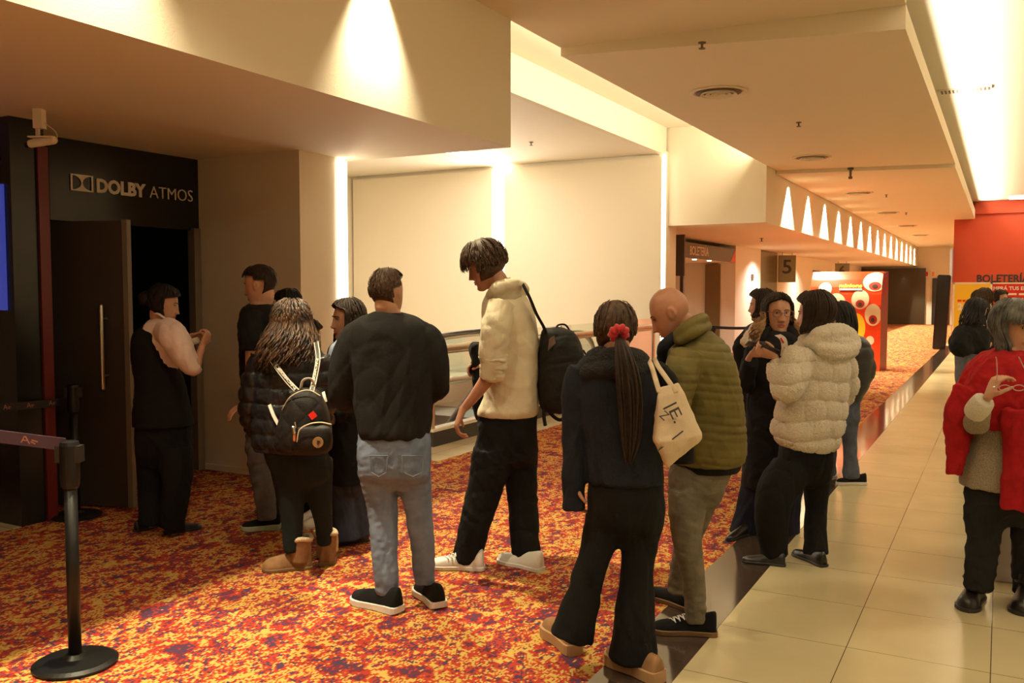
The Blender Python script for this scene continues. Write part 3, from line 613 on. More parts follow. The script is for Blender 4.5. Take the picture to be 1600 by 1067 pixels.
def face_off(x, z):
    g = lambda u, s: math.exp(-(u/s)**2)
    o = 0
    if z < .09: # nose
        t = max(0, min(1, (.09-z)/.24)); k = (.022+.098*t**1.3) if z > -.16 else .120*math.exp(-((z+.16)/.028)**2); o += k*g(x, .035+.028*t)
        o += .028*g(abs(x)-.055, .028)*g(z+.145, .03)
    o += .016*g(z-.10, .035)*g(abs(x)-.12, .10)            # brow
    o -= .042*g(abs(x)-.125, .062)*g(z-.035, .05)          # sockets
    o += .012*g(abs(x)-.17, .08)*g(z+.10, .07)            # cheeks
    o += .026*g(x, .075)*g(z+.255, .022)+.024*g(x, .065)*g(z+.30, .022)-.012*g(x, .10)*g(z+.277, .009)-.012*g(x, .08)*g(z+.345, .018)
    o += .03*g(x, .085)*g(z+.43, .05)                       # chin
    return o
def head_mesh(bm, M, c, H):
    zs = np.concatenate([np.linspace(.50, .2, 12), np.linspace(.18, -.46, 44), np.linspace(-.47, -.505, 4)]); n = 72; rings = []
    for z in zs:
        r = []
        for i in range(n):
            a = 2*PI*i/n; p_ = head_pt(z, a)
            if math.cos(a) > .0: p_[1] += face_off(p_[0], z)*min(1, math.cos(a)*2.5)
            r.append(c+M.T@(p_*H))
        rings.append(r)
    loft(bm, rings)
def ear(bm, M, c, H):
    for s in (-1, 1):
        ce = np.array((s*.325, -.055, -.015)); ax = np.array(((.94*s, .25, 0), (0, .2, .98), (.3, -.9, .2))); 
        P = [c+M.T@((ce+np.array((s*(.012+.02*math.sin(t)), .055*math.cos(t)-.012*math.sin(t), .105*math.sin(t))))*H) for t in np.linspace(-.4*PI, 1.15*PI, 12)]
        tube(bm, P, np.linspace(.022, .03, 12)*H, 8)
        sphere(bm, c+M.T@(ce*H), .028*H, .055*H, .09*H, ax=M, n=10, m=8)
def frame(psi, pitch=0, roll=0):
    p_, t, r = math.radians(psi), math.radians(pitch), math.radians(roll)
    f0 = math.cos(p_)*Fv+math.sin(p_)*Rv; f1 = f0*math.cos(t)-Uv*math.sin(t); u1 = Uv*math.cos(t)+f0*math.sin(t); r1 = np.cross(f1, u1)
    r2 = r1*math.cos(r)-u1*math.sin(r); u2 = u1*math.cos(r)+r1*math.sin(r); return np.array((r2, f1, u2))
def hand(bm, wp, d, n_, side=1, L=.175, curl=.5, spread=.12, thumb=.5):
    """palm + five unequal bent fingers: d = pointing direction, n_ = way the palm faces, side = thumb side"""
    d = np.array(d, float); d /= np.linalg.norm(d); n_ = np.array(n_, float); n_ = n_-d*(n_@d); n_ /= np.linalg.norm(n_); w_ = np.cross(d, n_)*side; k = L/.18
    pr = []
    for t, hw, ht in ((-.10, .024, .022), (.1, .028, .019), (.45, .036, .016), (.8, .040, .014), (1.0, .038, .012)):
        ce = wp+d*t*.092*k; pr.append([ce+w_*hw*k*math.cos(a)+n_*ht*k*math.sin(a) for a in np.linspace(0, 2*PI, 17)[:-1]])
    loft(bm, pr)
    for j, (off, ln, rr) in enumerate(((.030, .92, .0086), (.0105, 1.0, .0088), (-.0095, .94, .0084), (-.028, .76, .0076))):
        P = [wp+d*.080*k+w_*off*k]; q = P[0]; ang = curl*.35; P.append(wp+d*.094*k+w_*off*k*1.02)
        q = P[-1]; sp_ = spread*(1.5-j)*.35
        for seg, ca in ((.045, .8), (.028, 1.0), (.021, .7)):
            ang += curl*ca*(.9+.08*j); v = d*math.cos(ang)+n_*math.sin(ang)+w_*sp_*max(0, math.cos(ang)); v /= np.linalg.norm(v); q = q+v*seg*ln*k; P.append(q)
        tube(bm, P, np.array([1.05, 1.08, 1.0, .95, .82])*rr*k, 8)
    b = wp+d*.018*k+w_*.022*k; t1 = b+(d*.55+w_*.75+n_*.25)*.042*k; t2 = t1+(d*.85+w_*.3+n_*thumb)*.032*k; t3 = t2+(d*.8+n_*thumb*1.3)*.024*k
    tube(bm, [b, t1, t2, t3], np.array((.014, .0115, .0098, .0082))*k, 8)

def hair(P_, M, c, H, m, zt=.34, A0=75, nape=-.22, th=.06, n=170, length=0, drop=-.12, flare=.03, wave=0, wf=3, lw=.030, rnd=.12, seed=0, short=.28, push=(0, 0, 0), name='hair', fringe=0, amax=PI, temple=0, z0=None, cap=True):
    rs = np.random.RandomState(seed+11); A0r = math.radians(A0)
    def faceA(z):
        if z > zt: return 0
        return A0r*min(1, math.sqrt((zt-z)/.10))+temple*max(0, min(1, (.14-z)/.06))
    bm = bmesh.new(); zs = np.concatenate([np.linspace(.50, .44, 7), np.linspace(.42, .3, 6), np.linspace(.27, nape, 24)]); N = 64; rings = []
    for z in zs:
        r = []
        for i in range(N):
            a = 2*PI*i/N; aa = abs((a+PI) % (2*PI)-PI); k = (aa-faceA(z))/.16 if z < zt+.04 else 1
            if zt <= z < zt+.04: k = max(k if aa > 0 else 0, (z-zt)/.04)
            k = max(0, min(1, k)); k = k*k*(3-2*k); e = -.045*(1-k)+th*k
            if z < nape+.1: e *= .55+.45*(z-nape)/.1
            if z > .45: e = th
            r.append(c+M.T@(head_pt(z, a, e)*H))
        rings.append(r)
    if cap: loft(bm, rings)
    for i in range(n):
        a = rs.uniform(-amax, amax); z = .49-abs(rs.normal(0, .10)) if length else rs.uniform(max(nape+.08, -.1), .49)
        if z0 is not None: z = z0+rs.uniform(-.05, .07)
        if fringe and i % 3 == 0: a = rs.uniform(-1.1, 1.1); z = rs.uniform(.42, .49)
        aa0 = abs(a); sg = 1 if a >= 0 else -1; jit = rs.uniform(-1, 1); pts = []; zc = z; zl = max(nape-.02, drop) if not length else drop
        end = z-(short*rs.uniform(.7, 1.2)) if not length else zl
        if fringe and i % 3 == 0: end = zt-fringe*rs.uniform(.5, 1.1)
        st = 9
        if end < zl: end = zl
        for j in range(st+1):
            zz = z+(end-z)*(j/st)**1.1; A = faceA(zz); al = aa0+.15*jit*j/st
            if not (fringe and i % 3 == 0): al = max(al, A+.10)
            e = th+rnd*.12+(wave*.9*math.sin(j*1.5+jit*9) if wave > .01 else 0)+rs.uniform(-.006, .006)+rnd*.10*math.sin(j*.7+jit*3)
            if fringe and i % 3 == 0: e += .03*j/st
            pts.append(c+M.T@(head_pt(zz, sg*min(al, PI), e)*H))
        if length and not (fringe and i % 3 == 0):
            loc = head_pt(end, sg*min(al, PI), 0)-np.array((0, -.05, end)); out = M.T@loc; out[2] = 0; out /= max(np.linalg.norm(out), 1e-6); L = length*rs.uniform(.82, 1.05); ph = rs.uniform(0, 6.28); p0 = pts[-1]; side_ = np.cross(out, Uv)
            v0 = pts[-1]-pts[-2]; v0[2] = 0
            for j in range(1, 13):
                t = j/12; off = out*flare*math.sin(min(1, t*1.3)*PI/2)+side_*wave*math.sin(ph+t*wf*6.28)*t**.5+out*wave*.8*math.cos(ph+t*wf*6.28)*t**.5
                pts.append(p0-Uv*L*t+off+np.array(push)*t+v0*.6*min(1, t*2))
        pts = np.array(pts); k = len(pts); rr = H*lw*rs.uniform(.7, 1.25)*np.sin(np.linspace(.35, PI-.12, k))**.6
        up_ = (pts[k//2]-c); tube(bm, pts, rr, 6, flat=.45, up=up_/np.linalg.norm(up_), roundcap=False)
    return finish(bm, name, m, P_, smooth=True)

def supring(cx, hw, t, z, e=.86, n=36, tw=0.0):
    out = []
    for i in range(n):
        a = 2*PI*i/n; cs, sn = math.cos(a), math.sin(a)
        out.append(cx+Rv*(hw*math.copysign(abs(cs)**e, cs)*math.cos(tw)-t*math.copysign(abs(sn)**e, sn)*math.sin(tw))+Fv*(t*math.copysign(abs(sn)**e, sn)*math.cos(tw)+hw*math.copysign(abs(cs)**e, cs)*math.sin(tw)))
    return out
PANTS = ('trousers', 'jeans', 'leggings', 'wide_jeans', 'wide_trousers', 'flared_trousers')
class Person:
    def __init__(s, label, D, head, torso, arms=(), legs=(), shoes=(), vox=.006, skin=SKIN, group=None, base=None, neck=None):
        s.D = D; s.s = D/FPX; s.vox = vox; s.skin = skin
        b = base if base is not None else None
        if b is None:
            if shoes: pp = [onz(*q[0]) for q in shoes]; b = sum(pp)/len(pp)
            else: b = V(head[0], 500, D)
        s.o = thing('person', label, 'person', (b[0], b[1], 0), group)
        s.hc = V(head[0], head[1], D+(head[6] if len(head) > 6 else 0)); s.H = head[2]*s.s; s.M = frame(*head[3:6]); s.torso = torso; s.arms = arms; s.legs = legs; s.neck = neck
        s.hands = []
    def W(s, x, y, dz=0): return V(x, y, s.D+dz)
    def rings(s, rows, k=1.0, sub=5, e=.86):
        """rows: y, xl, xr, half thickness (m), dz"""
        rows = cr([tuple(r) if len(r) == 5 else tuple(r)+(0,) for r in rows], sub); out = []
        for y, xl, xr, t, dz in rows: out.append(supring(s.W((xl+xr)/2, y, dz), (xr-xl)/2*s.s*k, t*k, 0, e))
        return out
    def limb(s, bm, pts, k=1.0, n=16, sub=5, flat=1.0, cap=False):
        """pts: x, y, dz, radius px"""
        q = cr(pts, sub); P = np.array([s.W(a, b, c) for a, b, c, _ in q]); tube(bm, P, np.maximum(q[:, 3]*s.s*k, .008), n, flat=flat, roundcap=cap)
    def body(s, hands=(), skin_arms=None):
        bm = bmesh.new(); head_mesh(bm, s.M, s.hc, s.H); ear(bm, s.M, s.hc, s.H)
        r0 = s.torso[0]; base = s.W((r0[1]+r0[2])/2, r0[0]+.02/s.s, r0[4] if len(r0) > 4 else 0)
        nk = s.hc+s.M.T@(np.array((0, -.10, -.22))*s.H); nr = .245*s.H
        tube(bm, cr([s.hc+s.M.T@(np.array((0, -.06, -.02))*s.H), nk, (nk+base)/2, base, base-Uv*.08], 3), [nr*.95]*4+[nr]*4+[nr*1.15]*5, 18)
        loft(bm, s.rings(s.torso[1:], .74))
        for a in (skin_arms or s.arms): s.limb(bm, [(a[0][0], a[0][1], a[0][2], a[0][3]*.6)]+list(a[1:]), .92 if skin_arms else .56, 12)
        for l in s.legs: s.limb(bm, [(l[0][0], l[0][1]+.05/s.s, l[0][2], l[0][3]*.6)]+list(l[1:]), .58, 12, cap=True)
        for h in hands: hand(bm, **h)
        me = fuse(bm, s.vox, 1, .35); return link_me(me, 'body', s.skin, s.o, smooth=True)
    def face(s, brow=H_dbr, eyes=True):
        M, c, H = s.M, s.hc, s.H
        def sp(x, z, e=0): 
            w_, f_, b_ = hp(z); mid, half = (f_+b_)/2, (f_-b_)/2; sx = min(.98, abs(x)/w_); y = mid+half*(1-sx**(2/.92))**(.92/2)
            return c+M.T@(np.array((x, y+face_off(x, z)+e, z))*H)
        for sg in (-1, 1):
            bm = bmesh.new(); sphere(bm, sp(sg*.13, .03, -.022), .052*H, .04*H, .026*H, ax=M, n=12, m=8); eo = finish(bm, 'eye', EYEW, s.o, smooth=True)
            bm = bmesh.new(); sphere(bm, sp(sg*.13, .03, .012), .021*H, .012*H, .021*H, ax=M, n=10, m=6); finish(bm, 'iris', EYED, eo, smooth=True)
            bm = bmesh.new(); tube(bm, [sp(sg*.05, .105, .004), sp(sg*.11, .125, .006), sp(sg*.17, .120, .004), sp(sg*.215, .095, .0)], np.array((.013, .015, .012, .005))*H, 6, flat=.7); tube(bm, [sp(sg*.07, .052, .002), sp(sg*.13, .062, .006), sp(sg*.19, .05, -.0)], np.array((.006, .008, .005))*H, 6); finish(bm, 'eyebrow', brow, s.o, smooth=True)
        bm = bmesh.new()
        for z0, r, b_ in ((-.258, .016, .004), (-.296, .019, -.006)):
            tube(bm, [sp(x, z0+b_*(1-(x/.12)**2)-(.008 if z0 > -.27 else -.008)*(abs(x)/.12), -.002) for x in np.linspace(-.12, .12, 9)], np.array([.3, .7, .95, 1, .95, 1, .95, .7, .3])*r*H, 8)
        finish(bm, 'lips', LIPS, s.o, smooth=True)
    def garment(s, name, m, loft_rows=None, limbs=(), fn=None, vox=None, k=1.0, smooth=2, extra=None, label=None, e=.86, lk=1.0, caps=False):
        bm = bmesh.new()
        if loft_rows:
            loft_rows = list(loft_rows)
            if name in PANTS:
                nr_ = len(loft_rows); loft_rows = [tuple(r[:3])+(r[3]*(1-.16*i/max(1, nr_-1)),)+tuple(r[4:]) for i, r in enumerate(loft_rows)]; limbs = [[(l[0][0], l[0][1]-.03/s.s, l[0][2], l[0][3]*.8)]+list(l) for l in limbs]
                r_ = loft_rows[-1]; m_, h_, st = (r_[1]+r_[2])/2, (r_[2]-r_[1])/2, .03/s.s
                loft_rows += [(r_[0]+st, m_-h_*.82, m_+h_*.82, r_[3]*.78), (r_[0]+2*st, m_-h_*.55, m_+h_*.55, r_[3]*.5)]; smooth = 12
            loft(bm, s.rings(loft_rows, k, e=e))
        for l in limbs: s.limb(bm, l, lk, cap=caps)
        if extra: extra(bm)
        me = fuse(bm, vox or s.vox*1.4, smooth)
        if fn:
            for f in (fn if isinstance(fn, (list, tuple)) else [fn]): displace(me, f)
        o = link_me(me, name, m, s.o, smooth=True)
        if label: o['label'] = label
        return o
    def part(s, name, m, build, smooth=True, label=None, parent=None):
        bm = bmesh.new(); build(bm); o = finish(bm, name, m, parent or s.o, smooth=smooth)
        if label: o['label'] = label
        return o

def quilt(z0, pitch, amp, tilt=(0, 0), sharp=.35):
    def f(co, no):
        u = (co[:, 2]-z0+co[:, 0]*tilt[0]+co[:, 1]*tilt[1])/pitch; return amp*(np.abs(np.sin(PI*u))**sharp-1)
    return f
def fur(z0, pitch, amp, seed=1):
    def f(co, no):
        u = (co[:, 2]-z0)/pitch+.10*np.sin(co@Rv*14+co[:, 2]*6); row = np.floor(u); v = (co@Rv+.4*(co@Fv))/(pitch*1.05)+.37*row+.15*np.sin(row*3)
        g = np.abs(np.sin(PI*u))**.3-1; g2 = (np.abs(np.sin(PI*v))**.3-1)*.75
        rs = np.random.RandomState(seed); return amp*(g+g2)+rs.normal(0, .0016, len(co))
    return f
def bands(P, r, name='band'): pass

def shoe(P_, heel, toe, m, sole_m, kind='sneaker', L=None, name='shoe', W_=1.0, lift=0, side=1, label=None, up=None):
    """heel / toe: photo pixels of the ground contact; both land on z = 0"""
    a, b = onz(*heel), onz(*toe)
    d = b-a; ln = np.linalg.norm(d); d /= ln; L = L or min(max(ln, .24), .31)
    mid = (a+b)/2; a = mid-d*L/2; n_ = np.array((d[1], -d[0], 0)); k = L/.28
    zt = {'sneaker': .024, 'runner': .034, 'boot': .02, 'platform': .05, 'dress': .014}[kind]
    prof_ = [(0, .020), (.02, .030), (.08, .036), (.22, .038), (.42, .037), (.58, .042), (.72, .047), (.84, .044), (.93, .034), (.98, .020), (1, .008)]
    if kind == 'dress': prof_ = [(t, w_*(.88 if t < .7 else .80)) for t, w_ in prof_]
    hts = {'sneaker': (.085, .095, .092, .080, .066, .054, .048, .044, .038, .030, .02), 'runner': (.09, .10, .098, .088, .075, .062, .054, .048, .042, .032, .02), 'boot': (.12, .13, .13, .12, .095, .078, .07, .064, .054, .04, .025), 'platform': (.05, .07, .075, .075, .07, .066, .06, .056, .046, .034, .02), 'dress': (.06, .075, .08, .075, .06, .048, .040, .036, .030, .024, .016)}[kind]
    bm = bmesh.new(); rings = []; n = 20
    for (t, w_), h in zip(prof_, hts):
        w2 = w_*k*W_; r = []
        for i in range(n):
            al = 2*PI*i/n; cs, sn = math.cos(al), math.sin(al)
            z = zt*.6+(h*k if sn > 0 else zt*.3)*abs(sn)**(.8)*(1 if sn > 0 else -1)
            x = w2*math.copysign(abs(cs)**.75, cs)*(1-.28*max(0, sn)); bend = n_*side*.010*math.sin(t*PI)
            r.append(a+d*t*L+n_*x+bend+Uv*(z+lift))
        rings.append(r)
    loft(bm, rings); o = finish(bm, name, m, P_, smooth=True)
    if label: o['label'] = label
    bm = bmesh.new(); rings = []; wide = 1.10
    for t, w_ in prof_:
        tt = (t-.5)*1.04+.5; w2 = w_*k*W_*wide; zb = (0 if kind != 'runner' else .012*max(0, (t-.85)/.15)+.010*max(0, (.08-t)/.08)); ztop = zt*(1.15 if kind == 'runner' and t < .25 else 1)
        c_ = a+d*tt*L+n_*side*.010*math.sin(t*PI)+Uv*lift
        rings.append([c_+n_*x*w2+Uv*z for x, z in ((-1, zb+.004), (-.9, zb), (.9, zb), (1, zb+.004), (1, ztop-.003), (.93, ztop), (-.93, ztop), (-1, ztop-.003))])
    loft(bm, rings); finish(bm, 'sole', sole_m, o)
    return o, a, b, d, n_, k, L
def laces(o, a, d, n_, k, L, m, z0=.092, z1=.062):
    bm = bmesh.new()
    for j in range(5):
        t = .36+j*.07; z = (z0+(z1-z0)*j/4)*k+.006; p_ = a+d*t*L
        tube(bm, [p_-n_*.024+Uv*(z-.010), p_+d*.006+Uv*z, p_+n_*.024+Uv*(z-.010)], .0035, 6); tube(bm, [p_-n_*.022+Uv*(z-.008), p_+d*.02+Uv*(z-.001), p_+n_*.022+d*.03+Uv*(z-.012)], .003, 6)
    finish(bm, 'laces', m, o, smooth=True)

F_blk = fabric('black_fabric', (.007, .007, .0075)); F_blk2 = fabric('soft_black_knit', (.0115, .0105, .0095), vs=60); F_navy = fabric('navy_wool', (.012, .0135, .021), var=.2, vs=120)
F_jean = fabric('blue_denim', (.17, .215, .31), var=.28, vs=9, bump=.3, bs=400); F_djean = fabric('dark_denim', (.04, .05, .085), var=.25, vs=12); F_gjean = fabric('grey_denim', (.15, .13, .095), var=.2, vs=12)
F_cream = fabric('cream_jersey', (.70, .62, .45), var=.05, vs=12); F_fur = fabric('cream_faux_fur', (.86, .78, .63), sheen=.4, var=.10, vs=90, bump=1.0, bs=160)
F_olive = fabric('olive_nylon', (.115, .09, .022), .6, var=.15, vs=10, bump=.1); F_puff = mat('glossy_black_nylon', (.009, .009, .011), .38, bump=.25, bscale=60)
F_red = fabric('red_wool', (.34, .008, .012), var=.15, vs=30); F_knit = mat('grey_marled_knit', (.36, .30, .22), .95, var=.35, vscale=180, bump=.9, bscale=220); F_pink = fabric('pale_pink_cotton', (.78, .62, .57), var=.04)
F_whs = mat('white_leather', (.74, .70, .64), .45, bump=.05); F_wsole = mat('white_foam_sole', (.70, .66, .62), .5); F_gum = mat('gum_sole', (.16, .085, .03), .6); F_sued = fabric('tan_suede', (.27, .145, .07), var=.15, vs=30); F_shear = fabric('cream_shearling', (.66, .52, .34), bump=1, bs=120)
F_bkl = mat('black_leather', (.012, .011, .011), .3)
VW = lambda x, y, z: Rv*x+Fv*y+Uv*z     # right, away, up

# ---- 1 the usher at the door
def p_usher():
    P = Person('person in black vest and pale pink shirt handling a ticket at the open door', 5.80, (257, 476, 57, 78, 14, 0), [(500, 238, 262, .06), (508, 228, 270, .09), (525, 215, 280, .17), (560, 212, 284, .18), (600, 216, 284, .15), (650, 212, 292, .16), (700, 212, 298, .16)],
        arms=[[(262, 518, -.12, 21), (284, 555, -.18, 17), (300, 572, -.16, 12), (309, 555, -.12, 9), (315, 538, -.10, 8)], [(262, 522, .14, 18), (275, 548, .18, 14), (292, 532, .12, 9), (302, 524, .05, 8)]],
        legs=[[(240, 690, 0, 27), (238, 760, 0, 21), (236, 815, -.05, 15)], [(272, 690, -.06, 28), (276, 760, -.1, 22), (268, 818, -.1, 16)]], shoes=[((262, 832), (305, 826)), ((226, 828), (245, 822))], vox=.007)
    P.body(hands=[dict(wp=P.W(316, 540, -.10), d=VW(.25, .2, .6), n_=VW(-.8, .3, .2), curl=.9, side=-1, L=.16), dict(wp=P.W(300, 525, .05), d=VW(.9, -.2, .2), n_=VW(0, -.3, -.9), curl=.7, side=1, L=.16)],
           skin_arms=[[(262, 518, -.12, 14), (284, 555, -.18, 11), (303, 572, -.16, 9), (311, 555, -.12, 7), (316, 540, -.10, 6)], [(262, 522, .14, 12), (275, 548, .18, 9), (292, 532, .12, 7), (301, 525, .05, 6)]])
    P.face(H_blk)
    P.garment('shirt', F_pink, [(497, 240, 264, .07), (505, 230, 272, .11), (530, 222, 276, .15), (590, 222, 278, .13)], [[(258, 512, -.10, 20), (272, 528, -.17, 23), (286, 552, -.18, 19), (300, 573, -.17, 15), (309, 568, -.15, 11)], [(262, 515, .12, 18), (275, 540, .17, 17), (284, 545, .17, 12)]], folds(.006, 1, 3))
    P.garment('vest', F_blk, [(508, 224, 262, .10), (525, 211, 268, .155), (560, 210, 272, .165), (600, 214, 286, .15), (640, 211, 295, .165), (665, 211, 300, .17)], fn=folds(.003, 1, 5), k=1.02)
    P.garment('trousers', F_blk, [(655, 213, 297, .15), (700, 213, 300, .16), (725, 215, 300, .14)], [[(240, 700, 0, 26), (238, 760, 0, 22), (236, 822, -.05, 19)], [(272, 700, -.06, 27), (276, 760, -.1, 23), (268, 824, -.1, 20)]], folds(.007, .4, 6))
    hair(P.o, P.M, P.hc, P.H, H_blk, zt=.30, A0=78, nape=-.28, th=.07, n=90, short=.3)
    P.part('hair_bun', H_blk, lambda bm: sphere(bm, P.hc+P.M.T@(np.array((0, -.52, .05))*P.H), .20*P.H, .20*P.H, .20*P.H))
    P.part('collar', F_pink, lambda bm: tube(bm, cr([P.W(243, 497, .03), P.W(247, 490, -.07), P.W(262, 502, -.06)], 5), .016, 8, flat=.5))
    shoe(P.o, (266, 833), (306, 826), F_bkl, M_rubber, 'dress'); shoe(P.o, (222, 828), (246, 821), F_bkl, M_rubber, 'dress')
    bm = bmesh.new(); q = P.W(304, 533, -.06); obox(bm, q, VW(.9, 0, .25), VW(0, 1, 0), VW(-.25, 0, .9), .07, .03, .045); bmesh.ops.bevel(bm, geom=bm.edges[:], offset=.008, segments=2, affect='EDGES')
    tag(finish(bm, 'ticket_stub', mat('pale_paper', (.62, .60, .48)), loc=tuple(q)), 'small pale ticket roll held by the person at the door', 'ticket')
p_usher()

# ---- 2 man in black t-shirt
def p_tee():
    P = Person('person in black t-shirt looking left before the dim wall', 5.78, (405, 446, 62, -82, 12, 0), [(474, 392, 424, .07), (482, 384, 440, .12), (500, 376, 455, .19), (545, 376, 455, .17), (600, 380, 452, .15), (650, 384, 450, .15), (690, 386, 450, .15)],
        arms=[[(398, 498, -.16, 16), (394, 545, -.2, 12), (388, 590, -.15, 10), (380, 628, -.1, 7)], [(430, 495, .18, 16), (430, 560, .2, 12), (410, 600, .1, 9)]],
        legs=[[(405, 690, -.05, 22), (412, 750, -.05, 18), (418, 805, -.05, 13)], [(432, 690, .08, 22), (436, 750, .1, 18), (440, 805, .2, 13)]], shoes=[((436, 826), (378, 832))], vox=.007)
    P.body(hands=[dict(wp=P.W(388, 630, -.1), d=VW(-.6, -.5, -.25), n_=VW(.2, .3, -.9), curl=.35, side=1, L=.17)], skin_arms=[[(398, 498, -.16, 13), (395, 545, -.2, 12), (393, 590, -.15, 9.5), (390, 626, -.1, 6.5)], [(430, 495, .18, 12), (430, 560, .2, 10), (410, 600, .1, 8)]])
    P.face(H_dbr)
    P.garment('t_shirt', F_blk, [(475, 390, 428, .085), (483, 380, 446, .14), (500, 375, 456, .19), (545, 375, 456, .18), (600, 379, 453, .17), (672, 384, 452, .17)], [[(396, 490, -.14, 17), (391, 520, -.2, 18), (392, 547, -.2, 17)], [(430, 490, .16, 16), (432, 550, .2, 15)]], folds(.006, 1, 8))
    P.garment('jeans', fabric('faded_grey_denim', (.11, .11, .12)), [(665, 386, 451, .15), (715, 388, 452, .15)], [[(405, 700, -.05, 22), (411, 750, -.05, 18), (418, 812, -.05, 15)], [(432, 700, .08, 22), (436, 750, .1, 18), (440, 812, .2, 15)]], folds(.007, .4, 9))
    hair(P.o, P.M, P.hc, P.H, H_dbr, zt=.33, A0=84, temple=.62, nape=-.26, th=.035, n=150, short=.16, lw=.016, fringe=.08)
    shoe(P.o, (438, 827), (378, 830), F_blk, mat('pale_green_sole', (.40, .48, .34)), 'runner'); shoe(P.o, (455, 812), (420, 816), F_blk, F_wsole, 'runner')
    q = P.W(388, 636, -.1); bm = bmesh.new(); obox(bm, q, VW(.8, .3, .3), VW(0, .6, -.6), VW(-.3, .2, .8), .075, .012, .14)
    tag(finish(bm, 'mobile_phone', F_bkl, loc=tuple(q)), 'small dark phone held low by the man in the black t-shirt', 'phone')
p_tee()

# ---- 3,4 people almost hidden in the queue
def p_hidden(label, D, x, y, h, top, W_, hairm, psi=-60, low=810, sh=None):
    P = Person(label, D, (x, y, h, psi, 5, 0), [(y+h*.55, x-12, x+12, .07), (y+h*.68, x-W_*.7, x+W_*.7, .12), (y+h, x-W_, x+W_, .14), (y+h*2, x-W_*.85, x+W_*.85, .14), (y+h*3.1, x-W_*.9, x+W_*.9, .15)],
        arms=[[(x-W_, y+h*.95, 0, 11), (x-W_-2, y+h*1.9, 0, 9), (x-W_+6, y+h*2.4, -.15, 8)], [(x+W_, y+h*.95, 0, 11), (x+W_+2, y+h*1.9, 0, 9), (x+W_-6, y+h*2.4, -.15, 8)]],
        legs=[[(x-10, y+h*3, 0, 16), (x-10, y+h*4.4, 0, 13), (x-10, low, 0, 10)], [(x+10, y+h*3, 0, 16), (x+10, y+h*4.4, 0, 13), (x+10, low, 0, 10)]], base=onz(x, CAMH*FPX/D+454), vox=.012)
    P.body(hands=[dict(wp=P.W(x-W_+6, y+h*2.4, -.15), d=VW(.5, -.5, -.3), n_=VW(.5, .3, 0), curl=.6), dict(wp=P.W(x+W_-6, y+h*2.4, -.15), d=VW(-.5, -.5, -.3), n_=VW(-.5, .3, 0), curl=.6, side=-1)])
    P.garment('jacket', F_blk, P.torso, P.arms, folds(.005), k=1.05, lk=1.1)
    P.garment('trousers', F_blk, [(y+h*2.9, x-W_*.9, x+W_*.9, .14), (y+h*3.3, x-W_*.9, x+W_*.9, .14)], P.legs, folds(.005))
    hair(P.o, P.M, P.hc, P.H, hairm, n=90, short=.3, zt=.3, A0=80, th=.06)
    yb = CAMH*FPX/D+454
    for dx in (-10, 10): shoe(P.o, (x+dx+6, yb+2), (x+dx-12, yb+8), sh or F_blk, F_wsole, 'sneaker')
    return P
p_hidden('person whose dark hair shows above the curly-haired woman, behind her', 6.5, 449, 480, 54, 0, 27, H_blk)
p_hidden('shorter person with a dark bun just right of the curly-haired woman', 6.1, 484, 526, 52, 0, 24, H_dbr, psi=40, sh=F_whs)

